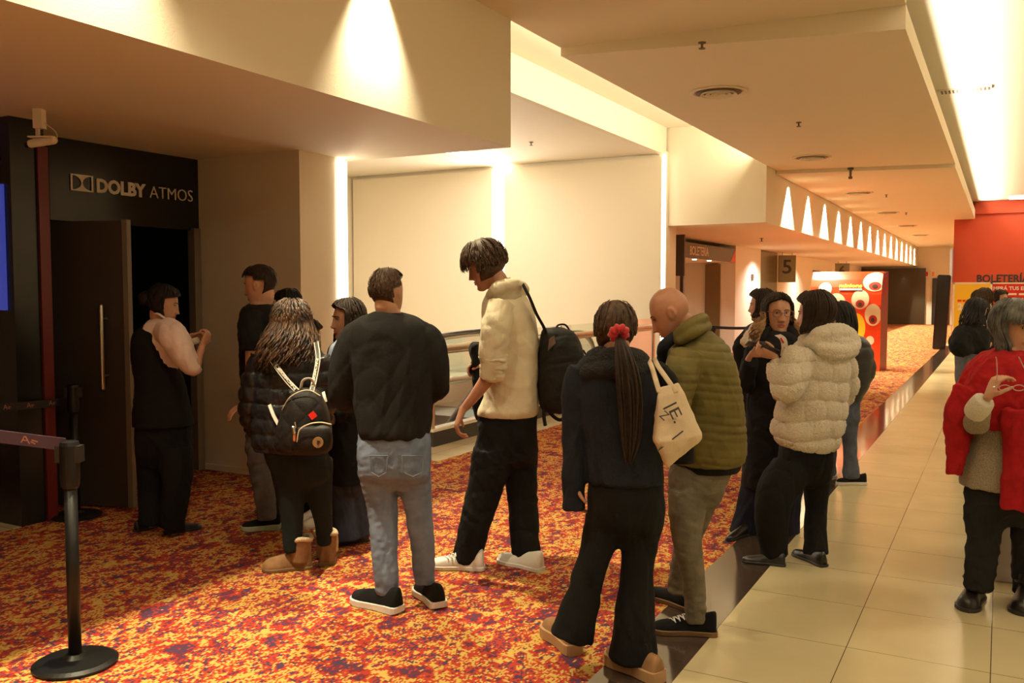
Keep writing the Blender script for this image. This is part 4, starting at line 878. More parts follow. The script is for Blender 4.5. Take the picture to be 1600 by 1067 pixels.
# ---- 5 curly-haired woman with the small backpack
def p_curly():
    P = Person('person with curly hair, black puffer jacket and tan shearling boots', 5.0, (457, 506, 66, 12, 0, 0), [(538, 438, 476, .07), (546, 420, 494, .11), (565, 402, 508, .15), (610, 398, 508, .15), (660, 402, 508, .15), (700, 404, 510, .16)],
        arms=[[(410, 556, 0, 20), (398, 610, -.02, 19), (396, 650, .02, 17), (420, 665, .18, 12)], [(500, 556, 0, 19), (510, 610, .02, 17), (508, 650, .08, 15), (490, 662, .2, 11)]],
        legs=[[(450, 700, 0, 34), (455, 770, 0, 23), (457, 850, 0, 15)], [(494, 700, .03, 30), (500, 770, .05, 20), (507, 836, .1, 14)]], shoes=[((470, 890), (425, 893)), ((512, 882), (506, 872))], vox=.006)
    P.body(hands=[dict(wp=P.W(425, 665, .2), d=VW(.8, .5, 0), n_=VW(0, -.3, -.8), curl=.6, side=-1, L=.16), dict(wp=P.W(486, 662, .22), d=VW(-.8, .5, 0), n_=VW(0, -.3, -.8), curl=.6, L=.16)])
    z0 = P.W(450, 555)[2]
    P.garment('puffer_jacket', F_puff, [(536, 436, 480, .08), (545, 416, 498, .12), (562, 402, 508, .16), (600, 398, 510, .17), (650, 394, 512, .18), (690, 394, 514, .18), (702, 398, 512, .17)], [[(412, 556, 0, 21), (399, 600, -.02, 23), (394, 645, .0, 22), (404, 675, .10, 17)], [(498, 556, 0, 20), (508, 605, .02, 18), (508, 650, .08, 17), (500, 668, .18, 13)]], [quilt(z0, .085, .014), folds(.005, 1, 12)], vox=.008)
    P.garment('leggings', fabric('teal_black_leggings', (.012, .018, .020)), [(690, 408, 510, .15), (725, 420, 514, .15), (745, 432, 516, .12)], [[(452, 725, 0, 30), (455, 775, 0, 23), (457, 820, 0, 17), (457, 862, 0, 14)], [(494, 720, .03, 27), (499, 775, .05, 20), (505, 815, .08, 15), (508, 850, .1, 13)]], folds(.003, .6, 14))
    hair(P.o, P.M, P.hc, P.H, H_mix, zt=.30, A0=70, nape=-.35, th=.085, n=460, length=.235, drop=.03, flare=.05, wave=.016, wf=2.4, lw=.026, rnd=.3, push=VW(-.02, -.03, 0), seed=3)
    for heel, toe, sh in (((474, 888), (424, 892), (457, 868, 0)), ((509, 886), (512, 862), (508, 856, .12))):
        o, a, b, d, n_, k, L = shoe(P.o, heel, toe, F_sued, F_gum, 'boot', W_=1.25, name='boot', L=.27)
        c = a+d*.26*L; bm = bmesh.new(); tube(bm, cr([c+Uv*.04, c+Uv*.10-d*.005, c+Uv*.175-d*.012], 4), [.056, .056, .056, .056, .057, .058, .060, .061, .062], 20, roundcap=False); finish(bm, 'boot_shaft', F_sued, o, smooth=True)
        bm = bmesh.new(); cc_ = c+Uv*.178-d*.012; tube(bm, [cc_+(d*math.cos(t)+n_*math.sin(t))*.058+Uv*.006*math.sin(3*t) for t in np.linspace(0, 2*PI, 25)], .014, 8); tube(bm, [c+n_*.058+Uv*.175, c+n_*.062+Uv*.12, c+n_*.060+Uv*.07], .009, 6); finish(bm, 'shearling_cuff', F_shear, o, smooth=True)
    # small quilted backpack
    s = P.s; D = P.D; t = thing('backpack', 'small black quilted backpack with white lettered straps and red tag', 'backpack', P.W(475, 705, -.26)); F_q = fabric('black_quilted_cloth', (.014, .011, .010), .5, var=.35, vs=30)
    bm = bmesh.new(); rows = [(606, 470, 492, .03), (614, 457, 500, .06), (632, 446, 508, .085), (655, 438, 514, .095), (680, 432, 517, .10), (700, 432, 517, .09), (709, 442, 508, .06)]
    P2 = P; loft(bm, [supring(P.W((a+b)/2, y, -.265), (b-a)/2*s, th, 0, .8) for y, a, b, th in cr(rows, 4)]); me = fuse(bm, .006, 3)
    def dq(co, no):
        u = (co@Rv+co[:, 2])*22; v = (co@Rv-co[:, 2])*22; return .004*(np.minimum(np.abs(np.sin(u)), np.abs(np.sin(v)))**.4-1)
    displace(me, dq); link_me(me, 'bag', F_q, t, smooth=True)
    bm = bmesh.new(); loft(bm, [supring(P.W((a+b)/2, y, -.335), (b-a)/2*s, th, 0, .8) for y, a, b, th in cr([(664, 470, 505, .02), (670, 458, 515, .04), (690, 455, 517, .05), (703, 458, 512, .04)], 4)]); finish(bm, 'front_pocket', F_q, t, smooth=True)
    bp = lambda x, y, dz: P.W(x, y, dz)
    bm = bmesh.new(); tube(bm, cr([bp(441, 640, -.30), bp(452, 622, -.33), bp(468, 612, -.34), bp(484, 610, -.34), bp(500, 618, -.33)], 5), .003, 6); tube(bm, cr([bp(464, 690, -.385), bp(468, 672, -.395), bp(482, 663, -.40), bp(500, 660, -.40), bp(517, 663, -.38)], 5), .0035, 6); finish(bm, 'piping', mat('pale_piping', (.6, .52, .36)), t)
    M_strap = mat('white_webbing', (.62, .58, .50), .7)
    def strap(pts, w_=.021, name='strap', lett=True):
        q = cr(pts, 5); Q = np.array([bp(*r) for r in q]); bm = bmesh.new(); T = np.gradient(Q, axis=0); T /= np.linalg.norm(T, axis=1)[:, None]
        N = np.array([np.cross(tt, -Fv) for tt in T]); N /= np.linalg.norm(N, axis=1)[:, None]; loft(bm, [[a+n_*w_/2*1+Fv*.003, a-n_*w_/2+Fv*.003, a-n_*w_/2-Fv*.003, a+n_*w_/2-Fv*.003] for a, n_ in zip(Q, N)]); so = finish(bm, name, M_strap, t)
        if lett:
            bm = bmesh.new(); loft(bm, [[a+n_*w_/2*.62-Fv*.0032, a-n_*w_/2*.62-Fv*.0032, a-n_*w_/2*.62-Fv*.0042, a+n_*w_/2*.62-Fv*.0042] for a, n_ in zip(Q, N)]); finish(bm, 'lettering_band', M_rubber, so)
            a, b = Q[len(Q)//3], Q[-3]; u = (b-a)/np.linalg.norm(b-a); nu = np.cross(u, Fv); nu = nu if nu[2] > 0 else -nu
            if u[0]*Rv[0]+u[1]*Rv[1] < 0: a, b, u = b, a, -u
            nu = np.cross(-Fv, u); fit_text('lettering', 'LEGION', a-Fv*.006-nu*.005, b-Fv*.006-nu*.005, .011, M_strap, so, up=nu, ext=.001, bold=.0008)
    strap([(414, 548, -.15), (430, 570, -.20), (450, 596, -.25), (470, 616, -.30)], .026); strap([(494, 534, -.13), (497, 560, -.20), (492, 590, -.25), (487, 612, -.30)], .026)
    strap([(421, 632, -.16), (428, 650, -.20), (440, 672, -.24)], .018, 'lower_strap', False); strap([(505, 612, -.14), (509, 628, -.19)], .016, 'lower_strap', False)
    bm = bmesh.new(); tube(bm, cr([bp(470, 606, -.28), bp(474, 594, -.29), bp(486, 592, -.29), bp(492, 603, -.28)], 4), .010, 8, flat=.4); finish(bm, 'top_handle', M_strap, t, smooth=True)
    bm = bmesh.new(); q = bp(488.5, 649, -.365); obox(bm, q, VW(.8, 0, .6), VW(0, 1, 0), VW(-.6, 0, .8), .034, .006, .034); finish(bm, 'red_tag', mat('bright_red', (.75, .02, .015), .4), t)
    bm = bmesh.new(); q = bp(497, 691, -.40); tube(bm, [q, q-Fv*.006], .028, 20, roundcap=False); bd = finish(bm, 'badge', mat('bronze_badge', (.28, .15, .06), .4), t)
    bm = bmesh.new(); q2 = q-Fv*.008; obox(bm, q2, Rv, Fv, Uv, .008, .002, .022); obox(bm, q2+Rv*.006+Uv*.004, VW(.7, 0, .7), Fv, VW(-.7, 0, .7), .014, .002, .006); finish(bm, 'emblem', M_rubber, bd)
    bm = bmesh.new(); tube(bm, [bp(461, 660, -.37), bp(462, 668, -.39)], .004, 6); tube(bm, [bp(458, 668, -.39), bp(460, 676, -.39)], .010, 8); finish(bm, 'silver_charm', M_chrome, t)
    bm = bmesh.new(); tube(bm, [bp(460.5, 676, -.39), bp(460, 688, -.39)], .007, 6); finish(bm, 'orange_charm', mat('orange_cord', (.6, .13, .03)), t)
p_curly()

# ---- 6 woman facing left, long dark hair
def p_facing_left():
    P = Person('person with long dark hair and long black coat facing left', 5.5, (542, 500, 62, -118, 4, 0), [(528, 530, 556, .07), (538, 520, 568, .10), (560, 514, 578, .14), (620, 514, 578, .14), (700, 514, 578, .15), (752, 516, 578, .15)],
        arms=[[(525, 560, -.05, 16), (523, 620, -.06, 14), (534, 650, -.06, 9)], [(570, 560, .08, 15), (574, 620, .0, 14), (560, 650, -.05, 9)]],
        legs=[[(534, 740, 0, 19), (537, 800, 0, 15), (537, 835, 0, 12)], [(560, 740, .05, 19), (562, 800, .05, 15), (562, 830, .05, 12)]], shoes=[((560, 846), (530, 852))], vox=.007)
    P.body(hands=[dict(wp=P.W(534, 652, -.05), d=VW(.5, .1, -.6), n_=VW(0, .3, -.9), curl=.7, side=1, L=.15), dict(wp=P.W(560, 652, -.03), d=VW(-.5, .1, -.6), n_=VW(0, .3, -.9), curl=.7, side=-1, L=.16)]); P.face(H_dbr)
    P.garment('coat', F_blk, [(530, 528, 560, .08), (540, 516, 572, .12), (560, 511, 580, .15), (620, 511, 580, .16), (700, 513, 580, .17), (752, 514, 581, .17)], [[(524, 560, -.08, 17), (521, 620, -.12, 16), (538, 652, -.2, 13)], [(570, 560, .08, 16), (574, 620, 0, 15), (562, 650, -.14, 12)]], folds(.006, .7, 22))
    P.garment('wide_jeans', F_djean, [(735, 517, 578, .14), (760, 518, 578, .13)], [[(534, 750, 0, 18), (538, 800, 0, 20), (540, 842, 0, 24)], [(560, 750, .05, 17), (562, 800, .05, 17), (562, 836, .05, 19)]], folds(.006, .4, 23))
    P.garment('scarf', mat('pale_blue_scarf', (.22, .25, .33), .9), None, [[(531, 534, -.10, 8), (523, 545, -.16, 9), (518, 562, -.19, 9), (515, 585, -.19, 8)], [(530, 532, -.1, 9), (550, 532, -.1, 9), (562, 530, .05, 8)]], folds(.004), lk=.85)
    hair(P.o, P.M, P.hc, P.H, H_dbr, zt=.34, A0=62, nape=-.3, th=.07, n=200, length=.235, drop=-.02, flare=.02, wave=.004, lw=.03, seed=5)
    shoe(P.o, (566, 846), (528, 851), F_bkl, M_rubber, 'dress'); shoe(P.o, (580, 836), (552, 841), F_bkl, M_rubber, 'dress')
p_facing_left()

# ---- 7 man in the black sweater and blue jeans
def p_sweater():
    P = Person('person in black sweater and light blue jeans seen from behind', 4.40, (606, 456, 72, 24, 0, 0), [(489, 588, 626, .07), (497, 566, 650, .10), (512, 548, 668, .14), (560, 548, 672, .155), (620, 554, 672, .15), (660, 558, 670, .16), (690, 562, 670, .17)],
        arms=[[(550, 522, 0, 24), (537, 580, .0, 22), (534, 618, .04, 19), (562, 636, .26, 12)], [(672, 522, 0, 24), (683, 575, .0, 21), (686, 606, .04, 18), (660, 622, .26, 12)]],
        legs=[[(592, 715, 0, 34), (600, 790, .02, 25), (604, 860, 0, 18), (604, 920, -.02, 14)], [(642, 715, .02, 33), (652, 790, .04, 24), (662, 860, .05, 18), (664, 905, .06, 14)]], shoes=[((612, 956), (566, 946)), ((684, 946), (655, 932))], vox=.0055)
    P.body(hands=[dict(wp=P.W(566, 637, .28), d=VW(.8, .3, -.2), n_=VW(0, -.8, -.2), curl=.6, side=-1), dict(wp=P.W(656, 622, .28), d=VW(-.8, .3, 0), n_=VW(0, -.8, -.2), curl=.6, side=1)])
    P.face(H_brn)
    P.garment('sweater', F_blk2, [(487, 586, 628, .08), (495, 562, 652, .115), (508, 548, 668, .145), (530, 545, 675, .16), (570, 550, 680, .165), (620, 552, 678, .165), (655, 556, 674, .17), (672, 558, 672, .175), (681, 561, 670, .165)], [[(578, 508, 0, 13), (556, 526, 0, 23), (544, 552, 0, 25), (536, 590, 0, 24), (534, 622, .03, 20), (556, 634, .20, 14)], [(642, 508, 0, 13), (664, 526, 0, 23), (676, 552, 0, 25), (683, 588, 0, 22), (683, 608, .04, 19), (664, 620, .2, 13)]], folds(.007, .8, 31), vox=.008)
    P.garment('jeans', F_jean, [(672, 560, 672, .15), (700, 558, 674, .165), (735, 559, 674, .165), (745, 563, 673, .14)], [[(590, 735, 0, 32), (597, 790, .02, 25), (600, 850, 0, 22), (603, 895, -.02, 20), (606, 928, -.02, 19)], [(644, 735, .02, 30), (653, 790, .04, 23), (660, 850, .05, 20), (663, 895, .06, 18), (664, 912, .06, 17)]], [folds(.0035, 1.3, 32), folds(.002, 2, 33, 1.5)], vox=.0075)
    J = fabric('jeans_stitch', (.15, .17, .21))
    def pockets(bm):
        for x0, x1 in ((578, 606), (628, 662)):
            for a, b in (((x0, 712), (x1, 712)), ((x0, 712), (x0+2, 738)), ((x1, 712), (x1-2, 738)), ((x0+2, 738), ((x0+x1)/2, 745)), ((x1-2, 738), ((x0+x1)/2, 745))):
                tube(bm, [P.W(a[0], a[1], -.168+.05*abs((a[0]-616)/58)**2), P.W(b[0], b[1], -.168+.05*abs((b[0]-616)/58)**2)], .003, 6)
    P.part('pocket_seams', J, pockets)
    hair(P.o, P.M, P.hc, P.H, H_brn, zt=.36, A0=84, temple=.62, nape=-.30, th=.030, n=300, short=.15, lw=.013, fringe=.05, seed=4)
    shoe(P.o, (616, 957), (560, 942), F_blk, F_wsole, 'runner', L=.31, W_=1.1); shoe(P.o, (684, 950), (656, 926), F_blk, F_wsole, 'runner', L=.30, W_=1.1)
p_sweater()

# ---- 8 tall man in the cream hoodie
def p_hoodie():
    P = Person('tall person in cream hoodie and black trousers with shaggy brown hair', 5.10, (757, 416, 70, -84, 22, 0), [(452, 768, 806, .07), (466, 756, 826, .11), (490, 752, 838, .17), (540, 754, 842, .18), (600, 758, 842, .16), (640, 752, 840, .16), (690, 746, 838, .16)],
        arms=[[(778, 492, -.16, 22), (772, 545, -.20, 20), (764, 582, -.18, 14), (740, 620, -.16, 11), (724, 640, -.14, 8)], [(790, 490, .17, 20), (775, 550, .22, 15), (755, 570, .18, 9), (742, 572, .14, 8)]],
        legs=[[(772, 700, -.04, 34), (752, 780, -.04, 24), (732, 860, -.05, 15)], [(812, 700, .06, 32), (818, 780, .05, 23), (822, 862, .0, 15)]], shoes=[((745, 890), (682, 888)), ((842, 892), (784, 878))], vox=.0055, skin=SKIN_T)
    P.body(hands=[dict(wp=P.W(723, 640, -.14), d=VW(-.35, -.05, -.9), n_=VW(.9, .2, -.35), curl=.62, side=-1, L=.19, thumb=.6), dict(wp=P.W(766, 571, .14), d=VW(-.8, .1, .1), n_=VW(0, -.2, -.9), curl=.8, side=1, L=.18)],
           skin_arms=[[(778, 492, -.16, 15), (772, 545, -.20, 13), (764, 585, -.18, 12.5), (742, 618, -.16, 9.5), (725, 638, -.14, 7)], [(790, 490, .17, 13), (775, 550, .22, 11), (768, 570, .18, 8), (766, 571, .14, 7)]])
    P.face(H_dbr)
    P.garment('hoodie', F_cream, [(450, 772, 808, .10), (462, 758, 822, .13), (485, 752, 834, .19), (520, 754, 841, .19), (580, 757, 842, .18), (615, 756, 842, .175), (628, 752, 842, .175), (640, 747, 841, .18), (649, 746, 838, .165)],
        [[(782, 476, -.14, 22), (776, 510, -.20, 24), (771, 545, -.21, 22), (770, 565, -.20, 21), (764, 592, -.185, 17)], [(795, 480, .16, 20), (785, 520, .22, 19), (768, 555, .22, 16)]], [folds(.0045, .7, 41)], vox=.0075)
    P.garment('hood', F_cream, None, [[(768, 462, -.10, 10), (778, 452, -.15, 13), (800, 446, -.11, 14), (815, 452, 0, 14), (806, 452, .12, 13), (780, 452, .13, 11), (768, 460, .04, 9)], [(778, 464, -.12, 10), (800, 462, -.10, 13), (812, 464, 0, 12)]], folds(.005, 1, 43), lk=.9, caps=True)
    P.garment('rolled_cuff', F_cream, None, [[(771, 552+7*i, -.205+.004*i, (21.5, 23, 20.5, 22.5, 19.8, 19.5, 17)[i]-.4*i) for i in range(7)]], folds(.004, 3), vox=.005, smooth=1)
    P.garment('trousers', F_blk, [(640, 748, 839, .155), (680, 744, 840, .165), (715, 742, 840, .15)], [[(772, 705, -.04, 34), (756, 770, -.04, 28), (742, 820, -.05, 25), (728, 878, -.05, 23)], [(812, 705, .06, 30), (816, 770, .05, 25), (819, 820, .02, 24), (823, 882, .0, 23)]], folds(.005, .8, 44), vox=.008)
    hair(P.o, P.M, P.hc, P.H, H_brn, zt=.24, A0=68, nape=-.30, th=.115, n=420, short=.36, lw=.019, rnd=.22, fringe=.20, seed=8)
    o, a, b, d, n_, k, L = shoe(P.o, (747, 890), (680, 888), F_whs, F_wsole, 'sneaker', L=.31); laces(o, a, d, n_, k, L, F_wsole)
    shoe(P.o, (844, 893), (782, 878), F_whs, F_wsole, 'sneaker', L=.31)
    # jacket over the far arm
    q = P.W(744, 556, .16); bm = bmesh.new(); loft(bm, [supring(P.W(x, y, .16), w_*P.s, .09, 0) for x, y, w_ in cr([(744, 536, 6), (742, 548, 10), (744, 566, 9), (746, 600, 8), (748, 640, 10), (752, 655, 9)], 4)])
    me = fuse(bm, .009, 2); displace(me, folds(.01, .5, 4)); tag(link_me(me, 'folded_jacket', F_blk, loc=tuple(q), smooth=True), 'black jacket hanging over the far arm of the person in the cream hoodie', 'jacket')
    # black backpack on one shoulder
    t = thing('backpack', 'large plain black backpack hanging behind the cream hoodie', 'backpack', P.W(880, 640, -.02)); M_bp = fabric('black_backpack_cloth', (.010, .009, .008), .7, var=.2)
    bm = bmesh.new(); loft(bm, [supring(P.W((a+b)/2, y, -.02), (b-a)/2*P.s, th, 0, .78) for y, a, b, th in cr([(512, 850, 882, .06), (520, 845, 898, .10), (540, 842, 909, .13), (570, 840, 917, .145), (605, 840, 920, .15), (630, 842, 920, .14), (643, 850, 914, .11)], 5)]); me = fuse(bm, .008, 3); displace(me, folds(.004, 1, 9)); link_me(me, 'bag', M_bp, t, smooth=True)
    bm = bmesh.new(); loft(bm, [supring(P.W((a+b)/2, y, -.06), (b-a)/2*P.s, th, 0, .8) for y, a, b, th in cr([(560, 880, 915, .07), (575, 872, 925, .10), (610, 868, 926, .11), (634, 874, 922, .09)], 4)]); finish(bm, 'front_pocket', M_bp, t, smooth=True)
    bm = bmesh.new(); tube(bm, cr([P.W(818, 446, -.13), P.W(828, 466, -.17), P.W(838, 490, -.15), P.W(850, 512, -.10), P.W(852, 524, -.08)], 5), .022, 10, flat=.35, up=Rv); finish(bm, 'shoulder_strap', M_bp, t, smooth=True)
    bm = bmesh.new(); tube(bm, cr([P.W(868, 516, -.02), P.W(872, 508, -.02), P.W(884, 508, -.02), P.W(893, 522, -.02)], 5), .011, 8, flat=.5); finish(bm, 'grab_handle', M_bp, t, smooth=True)
    for pts in ([(850, 640, -.08), (850, 652, -.09), (852, 665, -.09)], [(856, 640, -.08), (864, 650, -.09), (874, 656, -.09), (881, 652, -.09), (880, 640, -.08)]):
        bm = bmesh.new(); tube(bm, cr([P.W(*q) for q in pts], 4), .010, 8, flat=.25, up=Fv); finish(bm, 'loose_strap', M_bp, t, smooth=True)
    bm = bmesh.new(); tube(bm, [P.W(912, 548, -.10), P.W(918, 558, -.10)], .006, 6); finish(bm, 'zip_pull', M_bmetal, t)
    bm = bmesh.new(); prism(bm, [P.W(858, 530, -.145), P.W(866, 524, -.14), P.W(868, 536, -.155), P.W(856, 548, -.16)], -Fv*.01); finish(bm, 'brown_patch', mat('brown_patch', (.10, .055, .035)), t)
p_hoodie()

# ---- 9 woman with ponytail, red scrunchie
def p_pony():
    P = Person('person with a long ponytail and red scrunchie in a dark navy jacket and flared trousers', 3.68, (960, 515, 84, -14, 4, 0), [(552, 934, 990, .07), (562, 914, 1010, .10), (585, 900, 1030, .13), (640, 906, 1032, .135), (700, 912, 1032, .13), (745, 916, 1034, .135), (790, 916, 1038, .14)],
        arms=[[(905, 592, 0, 24), (898, 670, .0, 21), (896, 740, -.02, 17), (892, 780, -.02, 13)], [(1028, 590, 0, 23), (1036, 650, .04, 19), (1020, 705, .18, 14), (1000, 710, .25, 11)]],
        legs=[[(952, 800, 0, 40), (932, 880, -.04, 24), (902, 970, -.05, 15)], [(1000, 800, .02, 40), (996, 880, .0, 24), (990, 1005, -.03, 15)]], shoes=[((900, 1022), (850, 985)), ((1016, 1062), (965, 1030))], vox=.005)
    P.body(hands=[dict(wp=P.W(895, 752, -.02), d=VW(-.02, .12, -1), n_=VW(.9, .3, 0), curl=.5, side=1, L=.155), dict(wp=P.W(998, 710, .26), d=VW(-.8, .3, 0), n_=VW(0, -.3, -.8), curl=.6, side=1, L=.16)]); P.face(H_dbr)
    P.garment('jacket', F_navy, [(550, 930, 994, .085), (560, 912, 1014, .12), (578, 900, 1030, .14), (620, 900, 1034, .145), (680, 908, 1034, .145), (720, 912, 1034, .15), (746, 914, 1036, .155), (752, 917, 1034, .14)], [[(912, 576, 0, 23), (903, 610, 0, 26), (899, 680, .0, 22), (897, 740, -.02, 20), (896, 796, -.02, 18)], [(1020, 576, 0, 22), (1032, 610, 0, 23), (1038, 660, .04, 20), (1020, 704, .18, 15)]], folds(.006, .7, 52), vox=.007, smooth=3)
    P.garment('collar', mat('black_fleece', (.010, .009, .009), 1, bump=1, bscale=120), None, [[(930, 572, -.08, 15), (938, 556, -.06, 17), (925, 562, .03, 15)], [(930, 566, -.06, 17), (962, 558, -.11, 18), (996, 562, -.06, 18), (1000, 572, .02, 15)], [(920, 582, -.08, 15), (962, 576, -.13, 18), (1005, 580, -.08, 16)]], folds(.004, 1, 53), lk=.95, caps=True)
    P.garment('flared_trousers', F_blk, [(735, 920, 1034, .135), (775, 916, 1039, .15), (815, 918, 1038, .14), (832, 924, 1034, .10)], [[(948, 810, 0, 36), (932, 860, -.02, 27), (917, 910, -.04, 26), (903, 960, -.05, 31), (893, 996, -.05, 35)], [(1004, 810, .02, 36), (998, 860, .0, 28), (994, 910, -.01, 27), (991, 970, -.03, 33), (989, 1030, -.03, 39)]], folds(.006, .3, 54), vox=.0075)
    hair(P.o, P.M, P.hc, P.H, H_brn, zt=.32, A0=75, nape=-.30, th=.05, n=150, short=.35, lw=.022, seed=2)
    def tail(bm):
        rs = np.random.RandomState(5)
        for i in range(90):
            ox, oy = rs.normal(0, 1, 2); path = [(965, 520, -.13, 0), (972, 545, -.19, .6), (980, 590, -.22, 1), (984, 640, -.20, 1), (984, 690, -.19, .8), (982, 722, -.19, .3)]; L = rs.uniform(.75, 1.02)
            pts = np.array([P.W(x+ox*7*k, 520+(y-520)*L, dz-abs(oy)*.012*k) for x, y, dz, k in cr(path, 3)]); tube(bm, pts, .006*np.sin(np.linspace(.4, PI-.15, len(pts)))**.5, 5, flat=.6, roundcap=False)
    P.part('ponytail', H_dbr, tail)
    def scr(bm):
        c = P.W(967, 521, -.15); ax = VW(.1, -.8, -.5); ax = ax/np.linalg.norm(ax); u = np.cross(ax, Uv); u /= np.linalg.norm(u); v = np.cross(ax, u)
        pts = [c+(u*math.cos(t)+v*math.sin(t))*.024 for t in np.linspace(0, 2*PI, 33)]; tube(bm, pts, [.018+.004*math.sin(9*t) for t in np.linspace(0, 2*PI, 33)], 10)
    P.part('scrunchie', mat('red_velvet', (.40, .006, .010), .85, sheen=.3), scr, label='red velvet scrunchie')
    for heel, toe in (((912, 1036), (842, 978)), ((1022, 1064), (958, 1036))):
        shoe(P.o, heel, toe, F_sued, mat('tan_platform_sole', (.42, .25, .12), .8), 'platform', L=.29, W_=1.15, name='slipper')
    # tote
    t = thing('tote_bag', 'cream canvas tote bag with dark lettering under the arm of the ponytailed person', 'tote bag', P.W(1055, 728, -.13)); M_t = fabric('cream_canvas', (.66, .52, .36), var=.04, vs=8)
    def tp(x, y, dz): return P.W(x, y, dz)
    front = [(1030, 606, -.20), (1057, 597, -.20), (1098, 680, -.18), (1043, 729, -.18), (1022, 692, -.19)]
    bm = bmesh.new(); th = .055
    n = 10; A = [tp(1028, 606, -.21), tp(1060, 597, -.19)]; B = [tp(1020, 690, -.23), tp(1097, 676, -.17)]; Cc = [tp(1042, 730, -.20), tp(1097, 684, -.16)]
    rings = []
    for r0, r1, thk in ((A[0], A[1], .012), ((A[0]+B[0])/2, (A[1]+B[1])/2, .035), (B[0], B[1], .055), ((B[0]+Cc[0])/2, (B[1]+Cc[1])/2, .05), (Cc[0], Cc[1], .03)):
        m_ = (r0+r1)/2; h_ = (r1-r0)/2; rings.append([m_+h_*math.copysign(abs(math.cos(a))**.6, math.cos(a))+Fv*thk*math.copysign(abs(math.sin(a))**.7, math.sin(a)) for a in np.linspace(0, 2*PI, 25)[:-1]])
    loft(bm, rings); me = fuse(bm, .006, 2); displace(me, folds(.004, 1, 3)); link_me(me, 'bag', M_t, t, smooth=True)
    for x0, x1 in ((1030, 1020), (1056, 1030)):
        bm = bmesh.new(); tube(bm, cr([tp(x0, 612, -.215), tp((x0+x1)/2-1, 592, -.19), tp(x1-2, 572, -.12), tp(x1-8, 560, -.05)], 5), .010, 8, flat=.25, up=Fv); finish(bm, 'handle', M_t, t, smooth=True)
    M_in = mat('tote_ink', (.06, .05, .05))
    fit_text('lettering', '|E.', tp(1041, 635, -.262), tp(1054, 662, -.262), .045, M_in, t, up=VW(.9, 0, .45), ext=.001)
    fit_text('lettering', 'Z', tp(1029, 650, -.268), tp(1038, 658, -.268), .035, M_in, t, up=VW(.7, 0, .7), ext=.001)
    print_line('small_print', tp(1028, 705, -.262), tp(1068, 674, -.258), .005, M_in, t, (0, .3, .34, .42, .46, 1), VW(-.6, 0, .8))
    t2 = thing('shoulder_bag', 'dark shoulder bag behind the cream tote', 'bag', tp(1060, 725, -.02)); bm = bmesh.new(); loft(bm, [supring(tp((a+b)/2, y, -.03), (b-a)/2*P.s, .05, 0, .8) for y, a, b in cr([(566, 1012, 1034), (590, 1018, 1058), (640, 1035, 1068), (690, 1040, 1082), (722, 1045, 1084)], 4)]); finish(bm, 'bag', F_blk, t2, smooth=True)
    bm = bmesh.new(); tube(bm, cr([tp(1020, 575, -.08), tp(1030, 566, -.05), tp(1042, 574, -.03), tp(1050, 590, -.03)], 5), .011, 8, flat=.4); finish(bm, 'strap', F_blk, t2, smooth=True)
p_pony()

